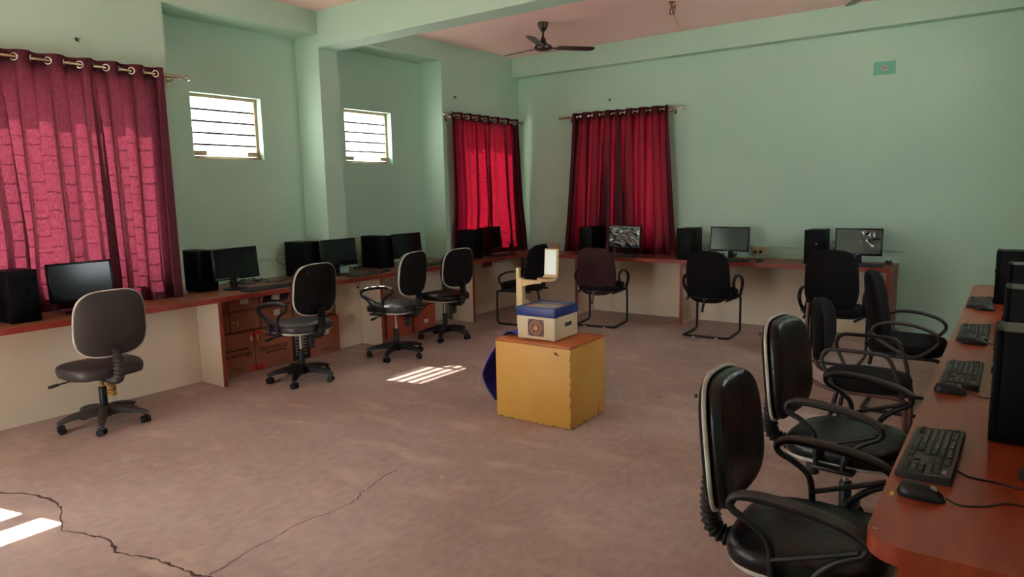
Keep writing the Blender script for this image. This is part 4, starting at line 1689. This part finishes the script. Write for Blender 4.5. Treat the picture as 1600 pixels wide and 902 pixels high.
# square emblem plate on the front: dark ground with rings and a small central figure
q = MB()
q.rng(-.062, .062, -.1575, -.1552, .03, .145)
lb = q.build('emblem_plate', 'label_brown', t)
for R_, r_, m__ in ((.050, .003, 'label_tan'), (.041, .002, 'label_gold'), (.033, .0025, 'label_tan')):
    q = MB()
    q.tube([(R_ * math.cos(2 * PI * k / 32), -.158, .0875 + R_ * math.sin(2 * PI * k / 32)) for k in range(32)], 0, 6, closed=True, flat=(r_, .0008))
    o = q.build('emblem_ring', m__, lb)
q = MB()
for sx in (-1, 1):
    for sz in (-1, 1):
        q.prism([(sx * .061, -.1577, .0875 + sz * .056), (sx * .04, -.1577, .0875 + sz * .056), (sx * .061, -.1577, .0875 + sz * .034)], (0, -.0006, 0))
q.build('emblem_corner', 'label_tan', lb)
q = MB()
for (x, zz, w_, h_) in ((0, .012, .010, .012), (-.012, -.004, .008, .014), (.012, -.004, .008, .014), (0, -.006, .006, .02)):
    q.prism([(x + w_ * math.cos(2 * PI * k / 8), -.158, .0875 + zz + h_ * math.sin(2 * PI * k / 8)) for k in range(8)], (0, -.0006, 0))
q.build('emblem_figure', 'label_gold', lb)
q = MB()
q.rng(.1475, .1492, -.02, .07, .085, .112)
q.build('hand_slot', 'hook_dark', t)
# focusing post at the left rear corner, arm and mirror head
q = MB()
q.rng(-.222, -.196, -.055, -.03, .075, .475, .003)
q.build('post', 'ohp_arm', t)
q = MB()
q.rng(-.196, -.168, -.06, -.02, .02, .40, .003)
q.rng(-.17, -.146, -.055, -.025, .10, .13)
q.prism([(-.196, -.02, .10), (-.196, .05, .12), (-.196, .05, .22), (-.196, -.02, .26)], (.028, 0, 0))
q.build('post_bracket', 'ohp_arm', t)
q = MB()
q.cyl((-.208, -.04, .012), (-.208, -.04, .08), .010)
q.box((-.208, -.042, .06), (.022, .026, .02), .003)
q.build('cable_gland', 'white_trim', t)
q = MB()
q.cyl((-.236, -.04, .20), (-.222, -.04, .20), .018)
q.build('focus_knob', 'case_dusty_top', t)
q = MB()
rings = []
for x, y, hw, z_, hh in ((-.196, -.04, .018, .36, .05), (-.16, -.038, .018, .372, .022), (-.09, -.02, .02, .378, .012), (-.03, -.0, .03, .384, .012)):
    rings.append([(x, y - hw, z_ - hh), (x, y + hw, z_ - hh), (x, y + hw, z_ + hh), (x, y - hw, z_ + hh)])
q.rings(rings)
q.build('head_arm', 'ohp_arm', t)
q = MB()
q.lathe([(.036, .0), (.062, .0), (.066, .004), (.066, .018), (.06, .02), (.058, .008), (.036, .006)], (-.005, .0, .388), n=24)
q.build('lens_ring', 'ohp_arm', t)
q = MB()
q.lathe([(0, 0), (.05, 0), (.04, .006), (0, .01)], (-.005, 0, .39), n=20)
q.build('lens', 'ohp_glass', t)
hm = Matrix.Translation(Vector((-.0, .06, .505))) @ Matrix.Rotation(.12, 4, 'Z') @ Matrix.Rotation(-.10, 4, 'X')
q = MB()
q.box((0, 0, 0), (.104, .012, .20), .003, hm)
q.box((0, -.01, -.095), (.104, .03, .012), .002, hm)
q.build('mirror_holder', 'ohp_arm', t)
q = MB()
q.box((-.004, -.0075, .006), (.084, .003, .168), 0, hm)
q.build('mirror', 'mirror_pale', t)

q = MB()
rows = []
xb, ztop = -2.878, .554
nu, nv = 18, 22
for i in range(nv + 1):
    f_ = i / nv
    row = []
    for j in range(nu + 1):
        u = j / nu
        if f_ < .25:
            k = f_ / .25
            x = -2.742 + (-2.882 + 2.742) * k
            zz = ztop + .006 + .022 * math.sin(PI * k) * (1 - .5 * u) + .008 * math.sin(u * 9 + 2) * (1 - k) * .7
        else:
            k = (f_ - .25) / .75
            x = -2.885 - .215 * math.sin(PI * min(k * 1.0, 1) * .62) * (1 - .25 * math.cos(u * 7)) * (1.1 - .4 * u) + (.10 * max(0, k - .65) / .35 if k > .65 else 0)
            zz = ztop - k * (.48 - .12 * u + .03 * math.sin(u * 8))
        y = 3.83 + u * .30 + .02 * math.sin(f_ * 6 + u * 5)
        row.append((x, y, zz))
    rows.append(row)
q.rings(rows, closed_u=False)
o = q.build('cloth', 'blue_cloth', sharp=180)
md = o.modifiers.new('thick', 'SOLIDIFY')
md.thickness = .003
md.offset = 1
tag(o, 'dark blue cloth hanging over the left side of the yellow box', 'cloth')

# ------------------------------------------------------------------ ceiling fans


def fan(label, c, a0):
    t = thing('ceiling_fan', label, 'fan', (c[0], c[1], CZ))
    zf = 3.09 - CZ
    q = MB()
    q.lathe([(.004, -.002), (.055, -.002), (.058, -.012), (.05, -.05), (.03, -.085), (.018, -.095), (.0, -.096)], n=20)
    q.build('canopy', 'fan_brown', t)
    q = MB()
    q.cyl((0, 0, -.08), (0, 0, zf + .05), .011)
    q.lathe([(.0, zf + .10), (.024, zf + .098), (.034, zf + .06), (.02, zf + .045)], n=16)
    q.build('downrod', 'fan_brown', t)
    q = MB()
    q.lathe([(0, zf + .05), (.035, zf + .05), (.05, zf + .035), (.085, zf + .02), (.098, zf), (.095, zf - .02), (.07, zf - .035), (0, zf - .042)], n=24)
    q.build('motor', 'fan_brown', t)
    for k in range(3):
        a = math.radians(a0) + k * 2 * PI / 3
        mx = Matrix.Rotation(a, 4, 'Z') @ Matrix.Translation(Vector((0, 0, zf - .004))) @ Matrix.Rotation(math.radians(-11), 4, 'X')
        q = MB()
        pts = [(.15, -.042), (.24, -.055), (.45, -.058), (.56, -.05), (.585, -.02), (.575, .035), (.54, .05), (.45, .055), (.24, .05), (.15, .04)]
        q.prism([mx @ Vector((x, y, .0)) for x, y in pts], mx.to_3x3() @ Vector((0, 0, .005)))
        b = q.build('blade', 'fan_brown', t)
        q = MB()
        q.box((.125, 0, -.002), (.11, .035, .006), .001, mx)
        o = q.build('blade_bracket', 'fan_brown', t)
        o.parent = b
    return t


fan('dark brown three-blade ceiling fan beyond the beam', (-4.245, 6.5), 50)
fan('ceiling fan at the top picture edge showing a single blade tip', (-.98, 6.32), 122)
t = thing('wire_outlet', 'tan jute wire stub hanging from the bare ceiling box', 'wires', (-2.83, 6.62, CZ))
q = MB()
q.lathe([(.03, -.001), (.032, -.012), (.0, -.014)], n=14)
q.build('ceiling_box', 'jute', t)
for k in range(4):
    q = MB()
    q.tube(smooth_path([(.01 * k - .02, 0, -.01), (.015 * math.sin(k * 2), .015 * math.cos(k * 2), -.07), (.03 * math.sin(k * 2 + 1), .02 * math.cos(k * 3), -.03 - .03 * k), (.02 * math.cos(k), .03 * math.sin(k * 2), -.12)], 5), .006, 6)
    q.build('wire', 'jute', t)
q = MB()
q.tube(smooth_path([(0, 0, -.05), (.02, .01, -.14), (.05, .0, -.2), (.07, .01, -.25)], 5), .002, 5)
q.build('string', 'jute', t)

# ------------------------------------------------------------------ wall fittings


def light_point(label, p, axis, patch=False):
    t = thing('wall_wire_point', label, 'wires', p)
    n = Vector((1, 0, 0)) if axis == 'x' else Vector((0, -1, 0))
    mx = Matrix.Translation((0, 0, 0)) @ n.to_track_quat('Z', 'Y').to_matrix().to_4x4()
    q = MB()
    q.lathe([(0, .0005), (.030, .0005), (.032, .006), (.026, .011), (0, .012)], mx=mx, n=18)
    q.build('cover', 'white_trim' if patch else 'hook_dark', t)
    if not patch:
        t.children[0].scale = (.45, .45, .45)
    for k in range(3):
        q = MB()
        a = k * 2.1 + p[1]
        q.tube([mx @ Vector(v) for v in ((0, 0, .008), (.012 * math.cos(a), .012 * math.sin(a), .03), (.024 * math.cos(a + .6), .022 * math.sin(a + .4), .02))], .0022, 6)
        q.build('wire', 'hook_dark', t)
    if patch:
        q = MB()
        q.box((0, 0, .0008), (.2, .13, .0012), 0, mx)
        q.build('paint_patch', 'patch_green', t)
    return t


mat('patch_green', srgb(112, 178, 154), None, rough=.7)
light_point('wire stub on the wall above the large near curtain', (FX, 2.438, 2.729), 'x')
light_point('wire stub on the wall above the red corner curtain', (FX, 6.693, 2.721), 'x')
light_point('wire stub on the wall above the far curtain', (-4.261, FY, 2.684), 'y')
light_point('round white wire cover on a darker green paint patch high on the far wall', (-1.17, FY, 2.71), 'y', True)


def socket(label, x, z_, plugs):
    t = thing('wall_socket', label, 'socket', (x, FY, z_))
    q = MB()
    q.rng(-.072, .072, -.018, 0, -.048, .048, .004)
    q.build('plate', 'socket_cream', t)
    for i in range(plugs):
        q = MB()
        xx = -.032 + i * .06
        q.tube([(xx, -.018, -.01), (xx, -.035, -.01), (xx, -.05, -.012)], [.019, .018, .008], 12)
        q.tube(smooth_path([(xx, -.05, -.012), (xx, -.06, -.04), (xx + .002, -.05, -.09)], 4), .0035, 6)
        q.build('plug', 'cable', t)
    return t


socket('cream wall socket with two black plugs above the far counter', -2.36, .832, 2)
socket('cream wall socket in the far left corner behind the projector', -5.10, .80, 0)
root = thing('socket_plate', 'brown blank socket plate on the cream panel under the corner counter', 'socket', (-5.5645, 7.11, .625))
q = MB()
q.rng(.0, .012, -.095, .095, -.036, .036, .003)
q.build('plate', 'laminate_edge', root)
q = MB()
q.rng(.012, .014, -.07, .07, -.024, .024, .001)
q.build('cover', 'laminate_edge', root)


def trunk(label, axis, plane, a0, a1, z_):
    q = MB()
    if axis == 'x':
        q.rng(plane, plane + .014, a0, a1, z_ - .013, z_ + .013, .002)
    else:
        q.rng(a0, a1, plane - .014, plane, z_ - .013, z_ + .013, .002)
    tag(q.build('cable_trunking', 'wall_paint'), label, 'trunking')


trunk('pale green cable trunking along the first niche above the counter', 'x', NX, N1[0] + .01, N1[1] - .01, .945)
trunk('pale green cable trunking along the second niche above the counter', 'x', NX, N2[0] + .01, N2[1] - .02, .92)
trunk('pale green cable trunking on the far wall left of the far curtain', 'y', FY, FX + .16, -4.93, .85)
trunk('thin cable trunking on the far wall running right of the far curtain', 'y', FY, -3.2, -.9, .885)
